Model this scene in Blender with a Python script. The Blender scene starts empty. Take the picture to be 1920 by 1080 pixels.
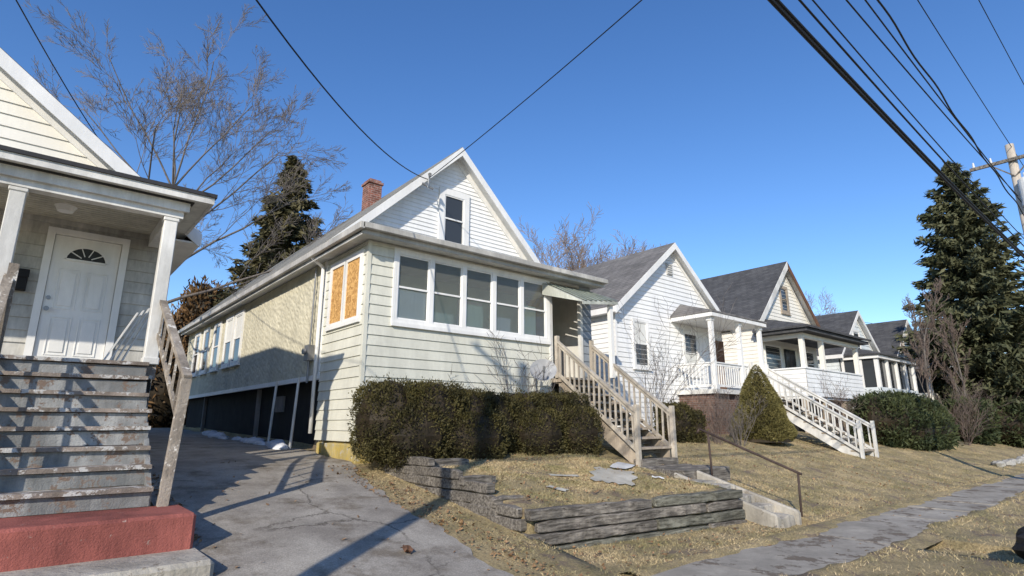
import bpy, math, random
import numpy as np
from mathutils import Vector, Matrix
rnd=random.Random(11); rng=np.random.default_rng(11)
sc=bpy.context.scene; COL=sc.collection
ORG={}
V=Vector
# ---------------------------------------------------------------- helpers
def empty(name,loc,label,cat,group=None):
    o=bpy.data.objects.new(name,None); o.location=loc; COL.objects.link(o)
    o["label"]=label; o["category"]=cat
    if group: o["group"]=group
    o.empty_display_size=.2; ORG[o.name]=V(loc); return o
def link(me,name,parent,loc,mats,label,cat,kind,group,smooth=False):
    o=bpy.data.objects.new(name,me); COL.objects.link(o)
    for m in (mats if isinstance(mats,(list,tuple)) else [mats]): me.materials.append(m)
    if parent is not None:
        o.parent=parent; ORG[o.name]=ORG[parent.name]
    else:
        o.location=loc; ORG[o.name]=V(loc)
    if label:o["label"]=label
    if cat:o["category"]=cat
    if kind:o["kind"]=kind
    if group:o["group"]=group
    if smooth:
        me.polygons.foreach_set("use_smooth",[True]*len(me.polygons))
    return o
class MB:
    def __init__(s): s.v=[];s.f=[];s.m=[]
    def add(s,vs,fs,m=0):
        b=len(s.v); s.v+=[tuple(v) for v in vs]; s.f+=[[b+i for i in f] for f in fs]; s.m+=[m]*len(fs)
    def hexa(s,P,m=0):
        s.add(P,[(0,3,2,1),(4,5,6,7),(0,1,5,4),(1,2,6,5),(2,3,7,6),(3,0,4,7)],m)
    def box(s,x0,x1,y0,y1,z0,z1,m=0):
        s.hexa([(x0,y0,z0),(x1,y0,z0),(x1,y1,z0),(x0,y1,z0),(x0,y0,z1),(x1,y0,z1),(x1,y1,z1),(x0,y1,z1)],m)
    def beam(s,p,q,w,h,m=0,up=(0,0,1)):
        p=V(p);q=V(q);d=(q-p).normalized();u=V(up)
        if abs(d.dot(u))>.97:u=V((0,1,0))
        a=d.cross(u).normalized()*w/2; b=a.cross(d).normalized()*h/2
        s.hexa([p-a-b,p+a-b,q+a-b,q-a-b,p-a+b,p+a+b,q+a+b,q-a+b],m)
    def lbox(s,F,s0,s1,z0,z1,d0,d1,m=0):
        O,u,n=F
        def P(a,d,z): r=O+u*a+n*d; return (r.x,r.y,r.z+z)
        s.hexa([P(s0,d0,z0),P(s1,d0,z0),P(s1,d1,z0),P(s0,d1,z0),P(s0,d0,z1),P(s1,d0,z1),P(s1,d1,z1),P(s0,d1,z1)],m)
    def cyl(s,p,q,r0,r1=None,n=10,m=0,cap=True):
        if r1 is None:r1=r0
        p=V(p);q=V(q);d=(q-p).normalized();u=V((0,0,1)) if abs(d.z)<.9 else V((1,0,0))
        a=d.cross(u).normalized();b=d.cross(a)
        vs=[]
        for c,r in((p,r0),(q,r1)):
            for i in range(n):
                t=2*math.pi*i/n; vs.append(c+a*math.cos(t)*r+b*math.sin(t)*r)
        fs=[(i,(i+1)%n,n+(i+1)%n,n+i) for i in range(n)]
        if cap: fs+=[tuple(range(n))[::-1],tuple(range(n,2*n))]
        s.add(vs,fs,m)
    def slab(s,pts,t,m=0,mb=None):
        n=len(pts); top=[V(p) for p in pts]; bot=[p-V((0,0,t)) for p in top]
        s.add(top+bot,[tuple(range(n))],m)
        s.add(top+bot,[tuple(range(n,2*n))[::-1]]+[(i,n+i,n+(i+1)%n,(i+1)%n) for i in range(n)],m if mb is None else mb)
    def tri(s,pts,m=0): s.add(pts,[tuple(range(len(pts)))],m)
    def obj(s,name,mats,parent=None,loc=None,label=None,cat=None,kind=None,group=None,smooth=False,bevel=0):
        if parent is not None: o0=ORG[parent.name]
        else:
            if loc is None:
                a=np.array(s.v); loc=(float(a[:,0].mean()),float(a[:,1].mean()),float(a[:,2].min()))
            o0=V(loc)
        me=bpy.data.meshes.new(name)
        me.from_pydata([(x-o0.x,y-o0.y,z-o0.z) for x,y,z in s.v],[],s.f)
        me.polygons.foreach_set("material_index",s.m)
        me.update()
        o=link(me,name,parent,tuple(o0),mats,label,cat,kind,group,smooth)
        if bevel:
            b=o.modifiers.new("b",'BEVEL'); b.width=bevel; b.segments=1; b.limit_method='ANGLE'
        return o
def np_obj(name,verts,nper,mats,parent=None,loc=(0,0,0),label=None,cat=None,kind=None,group=None,mi=None,smooth=False,faces=None):
    o0=ORG[parent.name] if parent is not None else V(loc)
    verts=np.asarray(verts,dtype=np.float32).reshape(-1,3)-np.array(o0,dtype=np.float32)
    me=bpy.data.meshes.new(name); me.vertices.add(len(verts)); me.vertices.foreach_set("co",verts.ravel())
    if faces is None: idx=np.arange(len(verts),dtype=np.int32); nf=len(verts)//nper
    else: idx=np.asarray(faces,dtype=np.int32).ravel(); nf=len(idx)//nper
    me.loops.add(len(idx)); me.loops.foreach_set("vertex_index",idx)
    me.polygons.add(nf); me.polygons.foreach_set("loop_start",np.arange(nf,dtype=np.int32)*nper)
    try: me.polygons.foreach_set("loop_total",np.full(nf,nper,dtype=np.int32))
    except Exception: pass
    if mi is not None: me.polygons.foreach_set("material_index",np.asarray(mi,dtype=np.int32))
    me.update(calc_edges=True); me.validate()
    return link(me,name,parent,tuple(o0),mats,label,cat,kind,group,smooth)
# ---------------------------------------------------------------- materials
def newmat(name):
    m=bpy.data.materials.new(name); m.use_nodes=True; nt=m.node_tree; N=nt.nodes; L=nt.links
    return m,nt,N,L,N["Principled BSDF"]
def rgb(c): return (c[0],c[1],c[2],1)
def ramp(N,L,src,p0,c0,p1,c1):
    r=N.new("ShaderNodeValToRGB"); L.new(src,r.inputs[0])
    r.color_ramp.elements[0].position=p0; r.color_ramp.elements[0].color=rgb(c0)
    r.color_ramp.elements[1].position=p1; r.color_ramp.elements[1].color=rgb(c1)
    return r.outputs[0]
def noise(N,L,vec,scale,detail=6,rough=.6):
    n=N.new("ShaderNodeTexNoise"); n.inputs["Scale"].default_value=scale; n.inputs["Detail"].default_value=detail
    n.inputs["Roughness"].default_value=rough; L.new(vec,n.inputs["Vector"]); return n.outputs["Fac"]
def coords(N,L,stretch=(1,1,1)):
    t=N.new("ShaderNodeTexCoord"); mp=N.new("ShaderNodeMapping"); mp.inputs["Scale"].default_value=stretch
    L.new(t.outputs["Object"],mp.inputs["Vector"]); return mp.outputs["Vector"]
def mixc(N,L,fac,a,b,mode='MIX'):
    m=N.new("ShaderNodeMix"); m.data_type='RGBA'; m.blend_type=mode
    if isinstance(fac,(int,float)): m.inputs[0].default_value=fac
    else: L.new(fac,m.inputs[0])
    for i,c in((6,a),(7,b)):
        if isinstance(c,tuple): m.inputs[i].default_value=rgb(c)
        else: L.new(c,m.inputs[i])
    return m.outputs[2]
def mat(name,col,col2=None,scale=2.5,lo=.3,hi=.7,rough=.7,bump=.0,bscale=60,stretch=(1,1,1),peel=None,dirt=.25,metal=0,bstretch=None,spec=.3):
    m,nt,N,L,B=newmat(name)
    vec=coords(N,L,stretch)
    if col2 is None: col2=tuple(c*.78 for c in col)
    c=ramp(N,L,noise(N,L,vec,scale),lo,col2,hi,col)
    v1=coords(N,L,(1,1,.35))
    if dirt: 
        d=ramp(N,L,noise(N,L,v1,1.3,8,.7),.42,(1-dirt,)*3,.62,(1,1,1))
        c=mixc(N,L,1.0,c,d,'MULTIPLY')
        d2=ramp(N,L,noise(N,L,coords(N,L,(9,9,1.2)),1.5,5,.7),.3,(1-dirt*.5,)*3,.6,(1,1,1))
        c=mixc(N,L,1.0,c,d2,'MULTIPLY')
    if peel:
        pc,pa,ps=peel
        f=ramp(N,L,noise(N,L,vec,ps,10,.75),pa-.015,(1,1,1),pa+.015,(0,0,0))
        c=mixc(N,L,f,c,pc)
    L.new(c,B.inputs["Base Color"]); B.inputs["Roughness"].default_value=rough; B.inputs["Metallic"].default_value=metal
    B.inputs["Specular IOR Level"].default_value=spec
    if bump:
        bv=coords(N,L,bstretch or stretch); b=N.new("ShaderNodeBump"); b.inputs["Strength"].default_value=min(1,bump); b.inputs["Distance"].default_value=.02
        L.new(noise(N,L,bv,bscale,6,.6),b.inputs["Height"]); L.new(b.outputs[0],B.inputs["Normal"])
    return m
def shingle(name,col,col2):
    m,nt,N,L,B=newmat(name)
    t=N.new("ShaderNodeTexCoord"); s=N.new("ShaderNodeSeparateXYZ"); L.new(t.outputs["Object"],s.inputs[0])
    a=N.new("ShaderNodeMath"); a.operation='ADD'; L.new(s.outputs[0],a.inputs[0]); L.new(s.outputs[1],a.inputs[1])
    k=N.new("ShaderNodeMath"); k.operation='MULTIPLY'; k.inputs[1].default_value=1.45; L.new(s.outputs[2],k.inputs[0])
    cb=N.new("ShaderNodeCombineXYZ"); L.new(a.outputs[0],cb.inputs[0]); L.new(k.outputs[0],cb.inputs[1])
    br=N.new("ShaderNodeTexBrick"); L.new(cb.outputs[0],br.inputs["Vector"])
    br.inputs["Color1"].default_value=rgb(col); br.inputs["Color2"].default_value=rgb(col2); br.inputs["Mortar"].default_value=rgb(tuple(c*.35 for c in col))
    br.inputs["Scale"].default_value=1; br.inputs["Brick Width"].default_value=.3; br.inputs["Row Height"].default_value=.14
    br.inputs["Mortar Size"].default_value=.008; br.inputs["Bias"].default_value=0
    d=ramp(N,L,noise(N,L,t.outputs["Object"],1.2,8,.7),.35,(.7,.7,.7),.65,(1.1,1.1,1.1))
    c=mixc(N,L,1.0,br.outputs[0],d,'MULTIPLY'); L.new(c,B.inputs["Base Color"]); B.inputs["Roughness"].default_value=.95
    b=N.new("ShaderNodeBump"); b.inputs["Distance"].default_value=.01; L.new(noise(N,L,t.outputs["Object"],120),b.inputs["Height"]); L.new(b.outputs[0],B.inputs["Normal"])
    return m
def leafmat(name,c1,c2,scale=3,trans=.0):
    m,nt,N,L,B=newmat(name)
    v=coords(N,L)
    c=ramp(N,L,noise(N,L,v,scale,4,.7),.38,c1,.62,c2)
    d=ramp(N,L,noise(N,L,v,45,2,.6),.3,(.55,.55,.55),.7,(1.35,1.3,1.25))
    L.new(mixc(N,L,1.0,c,d,'MULTIPLY'),B.inputs["Base Color"]); B.inputs["Roughness"].default_value=.65; B.inputs["Specular IOR Level"].default_value=.2
    return m
def brickmat(name,c1,c2,mo):
    m,nt,N,L,B=newmat(name)
    t=N.new("ShaderNodeTexCoord"); s=N.new("ShaderNodeSeparateXYZ"); L.new(t.outputs["Object"],s.inputs[0])
    a=N.new("ShaderNodeMath"); a.operation='ADD'; L.new(s.outputs[0],a.inputs[0]); L.new(s.outputs[1],a.inputs[1])
    cb=N.new("ShaderNodeCombineXYZ"); L.new(a.outputs[0],cb.inputs[0]); L.new(s.outputs[2],cb.inputs[1])
    br=N.new("ShaderNodeTexBrick"); L.new(cb.outputs[0],br.inputs["Vector"])
    br.inputs["Color1"].default_value=rgb(c1); br.inputs["Color2"].default_value=rgb(c2); br.inputs["Mortar"].default_value=rgb(mo)
    br.inputs["Scale"].default_value=1; br.inputs["Brick Width"].default_value=.21; br.inputs["Row Height"].default_value=.075; br.inputs["Mortar Size"].default_value=.008
    d=ramp(N,L,noise(N,L,t.outputs["Object"],5,8,.8),.4,(.45,.42,.4),.62,(1.1,1.1,1.1))
    L.new(mixc(N,L,1.0,br.outputs[0],d,'MULTIPLY'),B.inputs["Base Color"]); B.inputs["Roughness"].default_value=.9
    return m
M={}
M['sage']=mat('sage_paint',(.71,.70,.61),(.65,.645,.56),1.2,dirt=.16,peel=((.46,.46,.40),.28,9),rough=.6,bump=.15,bscale=30)
M['cream_stucco']=mat('rough_stucco',(.68,.64,.49),(.58,.545,.42),1.5,rough=.9,bump=1.0,bscale=9,dirt=.18)
M['white']=mat('white_paint',(.86,.85,.83),(.79,.79,.77),2,dirt=.12,rough=.5)
M['white_old']=mat('aged_white_paint',(.82,.81,.78),(.70,.69,.65),2.5,dirt=.28,peel=((.40,.36,.30),.32,12),rough=.65,bump=.2)
M['siding_white']=mat('white_siding_vinyl',(.88,.88,.87),(.83,.83,.82),1.5,dirt=.10,rough=.45)
M['siding_cream']=mat('cream_siding_vinyl',(.87,.84,.76),(.83,.80,.72),1.5,dirt=.08,rough=.5)
M['siding_old']=mat('dirty_white_siding',(.66,.64,.59),(.54,.525,.48),2.0,dirt=.42,peel=((.34,.31,.26),.32,8),rough=.7)
M['siding_blue']=mat('pale_blue_siding',(.72,.77,.80),(.64,.70,.73),2,dirt=.15)
M['siding_grey']=mat('grey_blue_siding',(.34,.38,.42),(.29,.32,.36),2)
M['soffit']=mat('soffit_paint',(.76,.76,.71),(.66,.66,.61),3,dirt=.25)
M['ceiling']=mat('porch_ceiling_board',(.68,.65,.54),(.56,.53,.45),3,dirt=.3)
M['gutter']=mat('grey_gutter_metal',(.62,.60,.55),(.48,.465,.43),3,dirt=.3,rough=.5,peel=((.25,.17,.11),.3,10))
M['dark_edge']=mat('dark_roof_edge',(.05,.05,.055),rough=.8)
M['roof_dark']=shingle('dark_shingles',(.060,.061,.066),(.095,.096,.100))
M['roof_grey']=shingle('grey_shingles',(.15,.145,.14),(.21,.20,.195))
M['roof_main']=shingle('weathered_shingles',(.20,.20,.18),(.28,.27,.24))
M['brick']=brickmat('red_brick',(.34,.12,.08),(.20,.08,.06),(.36,.31,.28))
M['wood_grey']=mat('weathered_grey_timber',(.40,.36,.31),(.13,.115,.10),2.2,.38,.62,stretch=(1.2,14,14),dirt=.4,rough=.9,bump=1,bscale=12,peel=((.055,.045,.035),.40,3))
M['wood_green']=mat('mossy_grey_timber',(.33,.32,.26),(.12,.115,.09),2.2,.38,.62,stretch=(1.2,14,14),dirt=.4,rough=.9,bump=1,bscale=12,peel=((.05,.05,.035),.41,3))
M['wood_tan']=mat('weathered_tan_wood',(.54,.46,.36),(.35,.29,.23),4,dirt=.3,rough=.85,bump=.4,bscale=30,peel=((.62,.61,.56),.36,10))
M['wood_rail']=mat('bleached_rail_wood',(.60,.54,.45),(.40,.35,.29),4,dirt=.3,rough=.85,bump=.4,bscale=30,peel=((.30,.22,.15),.37,9))
M['wood_railb']=mat('brown_rail_wood',(.48,.42,.35),(.28,.235,.19),4,dirt=.4,rough=.85,bump=.8,bscale=30,peel=((.66,.63,.57),.42,7))
M['wood_brown']=mat('brown_wood',(.24,.12,.07),(.14,.08,.05),5,dirt=.3,rough=.85,bump=.3)
M['concrete']=mat('weathered_concrete',(.52,.48,.41),(.35,.32,.27),3,dirt=.3,rough=.95,bump=.8,bscale=18,peel=((.22,.19,.15),.40,5))
M['sidewalk']=mat('sidewalk_concrete',(.46,.42,.355),(.31,.28,.235),1.2,dirt=.25,rough=.95,bump=.5,bscale=50,peel=((.16,.13,.10),.44,1.7))
M['red']=mat('worn_red_paint',(.40,.125,.10),(.27,.085,.07),4,dirt=.4,rough=.85,bump=.6,peel=((.36,.24,.20),.36,11))
M['step_grey']=mat('chipped_grey_step_paint',(.46,.46,.45),(.28,.29,.29),4,dirt=.45,rough=.8,bump=.5,peel=((.19,.14,.11),.45,5))
M['tread']=mat('worn_tread_wood',(.42,.35,.30),(.24,.20,.165),5,dirt=.4,rough=.85,bump=.5,peel=((.50,.49,.47),.46,6))
M['yellow']=mat('yellow_stained_foundation',(.66,.48,.10),(.50,.44,.26),5,dirt=.35,rough=.9,bump=.5,peel=((.42,.40,.35),.42,6))
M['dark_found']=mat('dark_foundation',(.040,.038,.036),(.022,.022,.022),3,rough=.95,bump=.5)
M['found_grey']=mat('block_foundation',(.30,.28,.26),(.20,.19,.18),3,rough=.95,bump=.5)
M['brick_dull']=brickmat('dull_brick',(.20,.11,.08),(.14,.08,.065),(.22,.19,.17))
M['interior']=mat('interior_green_wall',(.70,.78,.62),(.62,.70,.55),2,dirt=.1)
M['interior_white']=mat('interior_white_wall',(.84,.83,.78),dirt=.1)
M['dark']=mat('dark_void',(.05,.05,.05),rough=.9)
M['black']=mat('black_plastic',(.018,.018,.02),rough=.65,dirt=0,spec=.2)
M['metal']=mat('galvanised_metal',(.40,.41,.42),(.3,.3,.31),6,rough=.45,metal=.6)
M['dishgrey']=mat('dull_grey_dish',(.40,.41,.42),(.30,.30,.31),6,rough=.5)
M['rust']=mat('rusty_pipe',(.10,.07,.06),(.05,.035,.03),8,rough=.8)
M['awning']=mat('aluminium_awning',(.62,.63,.56),(.46,.48,.42),3,dirt=.35,rough=.5)
M['awning_dark']=mat('aluminium_awning_green',(.30,.34,.29),(.24,.27,.23),3,dirt=.35,rough=.5)
M['curtain']=mat('curtain_cloth',(.78,.78,.74),(.66,.66,.63),5,stretch=(8,8,.5),dirt=.1)
M['pole']=mat('utility_pole_wood',(.60,.54,.46),(.44,.38,.31),3,stretch=(10,10,.6),rough=.9)
M['transformer']=mat('grey_enamel',(.72,.73,.73),dirt=.15,rough=.4)
M['bark']=mat('bark',(.23,.205,.185),(.12,.105,.095),6,stretch=(4,4,1),rough=.95,bump=.6)
M['twig']=mat('twig_bark',(.23,.205,.19),(.15,.13,.12),2,rough=.9,dirt=0)
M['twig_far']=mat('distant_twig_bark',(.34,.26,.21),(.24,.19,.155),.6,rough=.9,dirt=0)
M['twig_red']=mat('brown_twig',(.235,.18,.15),(.15,.115,.10),2,rough=.9,dirt=0)
M['conifer']=leafmat('spruce_needles',(.045,.056,.030),(.120,.125,.068),.9)
M['conifer_far']=leafmat('spruce_needles_olive',(.050,.052,.027),(.140,.126,.064),.9)
M['yew']=leafmat('yew_needles',(.034,.032,.014),(.090,.080,.028),2.4)
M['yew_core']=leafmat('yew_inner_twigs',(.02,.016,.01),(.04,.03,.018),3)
M['juniper']=leafmat('juniper_leaves',(.025,.038,.018),(.07,.085,.035),1.5)
M['alberta']=leafmat('dwarf_spruce_needles',(.12,.11,.04),(.20,.18,.07),4)
M['brownleaf']=leafmat('rusty_cedar_leaves',(.085,.06,.03),(.19,.11,.05),1)
M['snow']=mat('old_snow',(.80,.83,.88),(.6,.62,.66),6,dirt=.2,rough=.6,bump=.5)
M['sheet']=mat('clouded_plastic_sheet',(.62,.60,.53),(.46,.44,.38),5,dirt=.2,rough=.3)
M['wire']=mat('wire_insulation',(.012,.012,.014),rough=.6,dirt=0)
M['stone']=mat('pale_field_stone',(.52,.50,.46),(.36,.35,.32),5,rough=.9,bump=.6)
M['deadleaf']=leafmat('dead_leaves',(.16,.09,.045),(.34,.22,.12),9)
m,nt,N,L,B=newmat('strand_board'); M['osb']=m
v=coords(N,L,(1,1,1)); vo=N.new("ShaderNodeTexVoronoi"); vo.inputs["Scale"].default_value=20; L.new(v,vo.inputs["Vector"])
se=N.new("ShaderNodeSeparateColor"); L.new(vo.outputs["Color"],se.inputs[0])
c=ramp(N,L,se.outputs[0],.1,(.44,.23,.07),.9,(.78,.48,.18)); d=ramp(N,L,noise(N,L,v,40,4),.35,(.7,.65,.6),.65,(1.1,1.1,1.05))
L.new(mixc(N,L,1.0,c,d,'MULTIPLY'),B.inputs["Base Color"]); B.inputs["Roughness"].default_value=.8
m,nt,N,L,B=newmat('cracked_asphalt'); M['asphalt']=m
v=coords(N,L)
c=ramp(N,L,noise(N,L,v,1.3,10,.72),.36,(.215,.192,.165),.62,(.365,.335,.29))
g=ramp(N,L,noise(N,L,v,55,4,.7),.35,(.72,.72,.72),.65,(1.15,1.15,1.15)); c=mixc(N,L,1.0,c,g,'MULTIPLY')
wv=N.new("ShaderNodeMix"); wv.data_type='VECTOR'; wv.inputs[0].default_value=.30; L.new(v,wv.inputs[4])
nn=N.new("ShaderNodeTexNoise"); nn.inputs["Scale"].default_value=2.0; nn.inputs["Detail"].default_value=8; nn.inputs["Roughness"].default_value=.7; L.new(v,nn.inputs["Vector"]); L.new(nn.outputs["Color"],wv.inputs[5])
vo=N.new("ShaderNodeTexVoronoi"); vo.feature='DISTANCE_TO_EDGE'; vo.inputs["Scale"].default_value=.8; L.new(wv.outputs[1],vo.inputs["Vector"])
cr=ramp(N,L,vo.outputs["Distance"],.002,(.35,.33,.31),.010,(1,1,1))
mk=ramp(N,L,noise(N,L,v,.45,3),.50,(1,1,1),.56,(0,0,0)); cr=mixc(N,L,mk,cr,(1.0,1.0,1.0))
c=mixc(N,L,1.0,c,cr,'MULTIPLY')
st=ramp(N,L,noise(N,L,v,1.6,8,.7),.36,(.58,.54,.49),.48,(1,1,1)); c=mixc(N,L,1.0,c,st,'MULTIPLY')
L.new(c,B.inputs["Base Color"]); B.inputs["Roughness"].default_value=.92
b=N.new("ShaderNodeBump"); b.inputs["Strength"].default_value=.6; b.inputs["Distance"].default_value=.01; L.new(noise(N,L,v,80,3),b.inputs["Height"]); L.new(b.outputs[0],B.inputs["Normal"])
m,nt,N,L,B=newmat('dormant_turf'); M['turf']=m
v=coords(N,L)
c=ramp(N,L,noise(N,L,v,1.3,10,.75),.38,(.25,.215,.115),.62,(.47,.38,.225))
g=ramp(N,L,noise(N,L,v,38,6,.8),.36,(.5,.47,.42),.62,(1.3,1.25,1.15)); c=mixc(N,L,1.0,c,g,'MULTIPLY')
s=ramp(N,L,noise(N,L,v,1.9,9,.75),.40,(1,1,1),.46,(0,0,0)); c=mixc(N,L,s,c,(.20,.15,.105))
L.new(c,B.inputs["Base Color"]); B.inputs["Roughness"].default_value=.98
b=N.new("ShaderNodeBump"); b.inputs["Distance"].default_value=.04; L.new(noise(N,L,v,30,6,.8),b.inputs["Height"]); L.new(b.outputs[0],B.inputs["Normal"])
m,nt,N,L,B=newmat('dry_grass_blades'); M['blade']=m
v=coords(N,L)
c=ramp(N,L,noise(N,L,v,1.3,8,.75),.40,(.29,.265,.12),.56,(.60,.48,.28))
g=ramp(N,L,noise(N,L,v,22,3,.7),.3,(.55,.55,.55),.7,(1.25,1.2,1.15)); c=mixc(N,L,1.0,c,g,'MULTIPLY')
L.new(c,B.inputs["Base Color"]); B.inputs["Roughness"].default_value=.8
def glassmat(name,tint,refl):
    m,nt,N,L,B=newmat(name)
    N.remove(B); out=N["Material Output"]
    tr=N.new("ShaderNodeBsdfTransparent"); tr.inputs[0].default_value=rgb(tint)
    gl=N.new("ShaderNodeBsdfGlossy"); gl.inputs["Roughness"].default_value=.08; gl.inputs["Color"].default_value=(.9,.9,.9,1)
    df=N.new("ShaderNodeBsdfDiffuse"); df.inputs[0].default_value=(.5,.5,.46,1)
    fr=N.new("ShaderNodeFresnel"); fr.inputs[0].default_value=refl
    m0=N.new("ShaderNodeMixShader"); m0.inputs[0].default_value=.10; L.new(tr.outputs[0],m0.inputs[1]); L.new(df.outputs[0],m0.inputs[2])
    mx=N.new("ShaderNodeMixShader"); L.new(fr.outputs[0],mx.inputs[0]); L.new(m0.outputs[0],mx.inputs[1]); L.new(gl.outputs[0],mx.inputs[2]); L.new(mx.outputs[0],out.inputs[0])
    return m
M['glass']=glassmat('dusty_window_glass',(.95,.97,.95),1.27)
m,nt,N,L,B=newmat('dark_window_glass'); B.inputs["Base Color"].default_value=(.045,.05,.055,1); B.inputs["Roughness"].default_value=.06; B.inputs["Specular IOR Level"].default_value=.5; M['glass_dark']=m
# ---------------------------------------------------------------- world, sun, camera
EL=27.0; SX,SY=-.82,-.572
w=bpy.data.worlds.new("World"); sc.world=w; w.use_nodes=True; nt=w.node_tree
sky=nt.nodes.new("ShaderNodeTexSky"); sky.sky_type='NISHITA'; sky.sun_disc=False
sky.sun_elevation=math.radians(EL); sky.sun_rotation=math.atan2(SX,SY)%(2*math.pi)
sky.air_density=1.0; sky.dust_density=.2; sky.ozone_density=3.0; sky.altitude=300
bg=nt.nodes["Background"]; bg.inputs[1].default_value=.15
hs=nt.nodes.new("ShaderNodeHueSaturation"); hs.inputs["Hue"].default_value=.508; hs.inputs["Saturation"].default_value=1.20; hs.inputs["Value"].default_value=1.30
nt.links.new(sky.outputs[0],hs.inputs["Color"]); nt.links.new(hs.outputs[0],bg.inputs[0])
sl=bpy.data.lights.new("sun_light",'SUN'); sl.energy=5.0; sl.angle=math.radians(.53); sl.color=(1,.91,.77)
so=bpy.data.objects.new("sun_light",sl); COL.objects.link(so)
dv=V((-SX,-SY,-math.tan(math.radians(EL)))).normalized(); so.rotation_euler=dv.to_track_quat('-Z','Y').to_euler(); so.location=(-20,-15,20)
cd=bpy.data.cameras.new("camera"); co=bpy.data.objects.new("camera",cd); COL.objects.link(co); sc.camera=co
co.location=(0,0,1.6); co.rotation_euler=(math.radians(90+13.5),0,math.radians(-40)); cd.sensor_width=36; cd.lens=19.9; cd.clip_end=2000; cd.clip_start=.05
sc.view_settings.view_transform='Standard'; sc.view_settings.look='None'; sc.view_settings.exposure=0
# ---------------------------------------------------------------- ground
def interp(x,a,b): return float(np.interp(x,a,b))
def yw(x): return 5.62-.12*(x-5.05)
def gz(x,y):
    r=interp(y,[4.2,7,10.3,13,27,60],[0,.44,.90,1.06,1.42,1.6])-interp(x,[1.3,2.4],[.08,0])*interp(y,[4.2,5,6.5,8],[0,1,1,0])
    if x<5.1: return r
    lawn=interp(y,[4.2,yw(x)+.07,yw(x)+.10,9.3,10.3,24],[0,.05,.5,1.08,1.15,1.55])
    bank=interp(y,[4.2,4.9,7,9.5,10.5,24],[.0,.10,.55,1.15,1.27,1.6])
    stp=interp(y,[4.4,6.1,7.6,10.3],[-.1,.30,.72,1.2])
    if x<9.3: return lawn
    if x<10.3 and y<7.6: return stp
    if x<10.75: return interp(y,[4.2,4.9,7.0,7.6,9.5,10.3,24],[0,.08,.5,.72,1.14,1.25,1.55])
    return bank
def bumpy(x,y): return .025*math.sin(1.7*x+.6*y)*math.sin(1.3*y-.4*x)+.012*math.sin(4.1*x+1)*math.sin(3.7*y)
xs=sorted(set([-400,-200,-100,-60,-40,-30]+list(np.round(np.arange(-20,14,.3),3))+[5.09,5.11,9.29,9.31,10.29,10.31,10.74,10.76]+list(np.arange(14,60,.8))+list(np.arange(60,120,5))+[150,200,300,500]))
ys=sorted(set([-400,-200,-100,-50,-20,-10]+list(np.round(np.arange(-6,5,.4),3))+list(np.round(np.arange(5,5.8,.03),3))+list(np.round(np.arange(5.8,14,.3),3))+list(np.arange(14,40,1.5))+[40,60,80,120,200,300,500]))
vs=[]; 
for y in ys:
    for x in xs:
        z=gz(x,y)
        if y>4.6 and not(1<x<5.1) and not (5.0<x<9.3 and yw(x)-.2<y<yw(x)+.3): z+=bumpy(x,y)
        if y<-.6: z-=.16
        vs.append((x,y,z))
nx=len(xs); fs=[(j*nx+i,j*nx+i+1,(j+1)*nx+i+1,(j+1)*nx+i) for j in range(len(ys)-1) for i in range(nx-1)]
np_obj('ground',vs,4,[M['turf']],kind='structure',faces=fs)
def strip(name,m,xl,xr,ya,yb,dz,step=.2,nxs=10):
    Y=np.arange(ya,yb+1e-6,step); vv=[]
    for y in Y:
        a,b=xl(y),xr(y)
        for i in range(nxs+1):
            x=a+(b-a)*i/nxs; vv.append((x,y,gz(min(x,5.0),y)+dz))
    n=nxs+1; ff=[(j*n+i,j*n+i+1,(j+1)*n+i+1,(j+1)*n+i) for j in range(len(Y)-1) for i in range(nxs)]
    return np_obj(name,vv,4,[m],kind='structure',faces=ff)
def wob(y,k): return .05*math.sin(3.1*y+k)+.03*math.sin(7.7*y+2*k)+.02*math.sin(17*y+k)
strip('driveway',M['asphalt'],lambda y:1.35,lambda y:interp(y,[-.6,2.5,4.2,4.7,8.4,10.2,27],[5.0,4.5,4.3,4.0,4.25,4.72,4.76])+ (wob(y,1) if y>4 else 0),-.6,27,.015,step=.1)
mb=MB(); mb.box(-200,300,-9,-.75,-.2,-.13); mb.obj('road',M['asphalt'],loc=(0,0,0),kind='structure')
mb=MB()
for i in range(-30,90):
    if -1<=i<2: continue
    mb.box(i*3+.01,i*3+2.99,-.75,-.6,-.2,.015)
mb.obj('kerb',M['concrete'],loc=(0,0,0),kind='structure')
mb=MB(); x=-30
while x<110:
    wd=1.45; t=rnd.uniform(-.015,.014); t2=rnd.uniform(-.015,.014)
    y0,y1=2.93+rnd.uniform(-.03,.03),4.15+rnd.uniform(-.05,.05); q=rnd.uniform(-.04,.04)
    P=[(x+.012,y0,-.05),(x+wd-.012,y0+q,-.05),(x+wd-.012,y1+q,-.05),(x+.012,y1,-.05),(x+.012,y0,.035+t),(x+wd-.012,y0+q,.035+t2),(x+wd-.012,y1+q,.035+t2),(x+.012,y1,.035+t)]
    mb.hexa(P); x+=wd
mb.obj('pavement',M['sidewalk'],loc=(0,0,0),kind='structure')
def edge(x,k): 
    s=math.sin(x*1.1+k)+.7*math.sin(x*2.7+2*k)+.5*math.sin(x*6.1+k)+.35*math.sin(x*13+k); return .05+.065*max(-.8,s)
vv=[];X_=np.arange(5.2,60,.07)
for x in X_:
    e=edge(x,1.3); vv+=[(x,2.7,-.01),(x,2.9,.052),(x,2.93+max(.0,e),.052),(x,2.96+max(.0,e),.01)]
n1=len(X_)*4
for x in X_:
    e=edge(x,4.1); vv+=[(x,4.06-max(0,e),.01),(x,4.10-max(0,e),.055),(x,4.25,.065),(x,4.5,-.02)]
ff=[]
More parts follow.
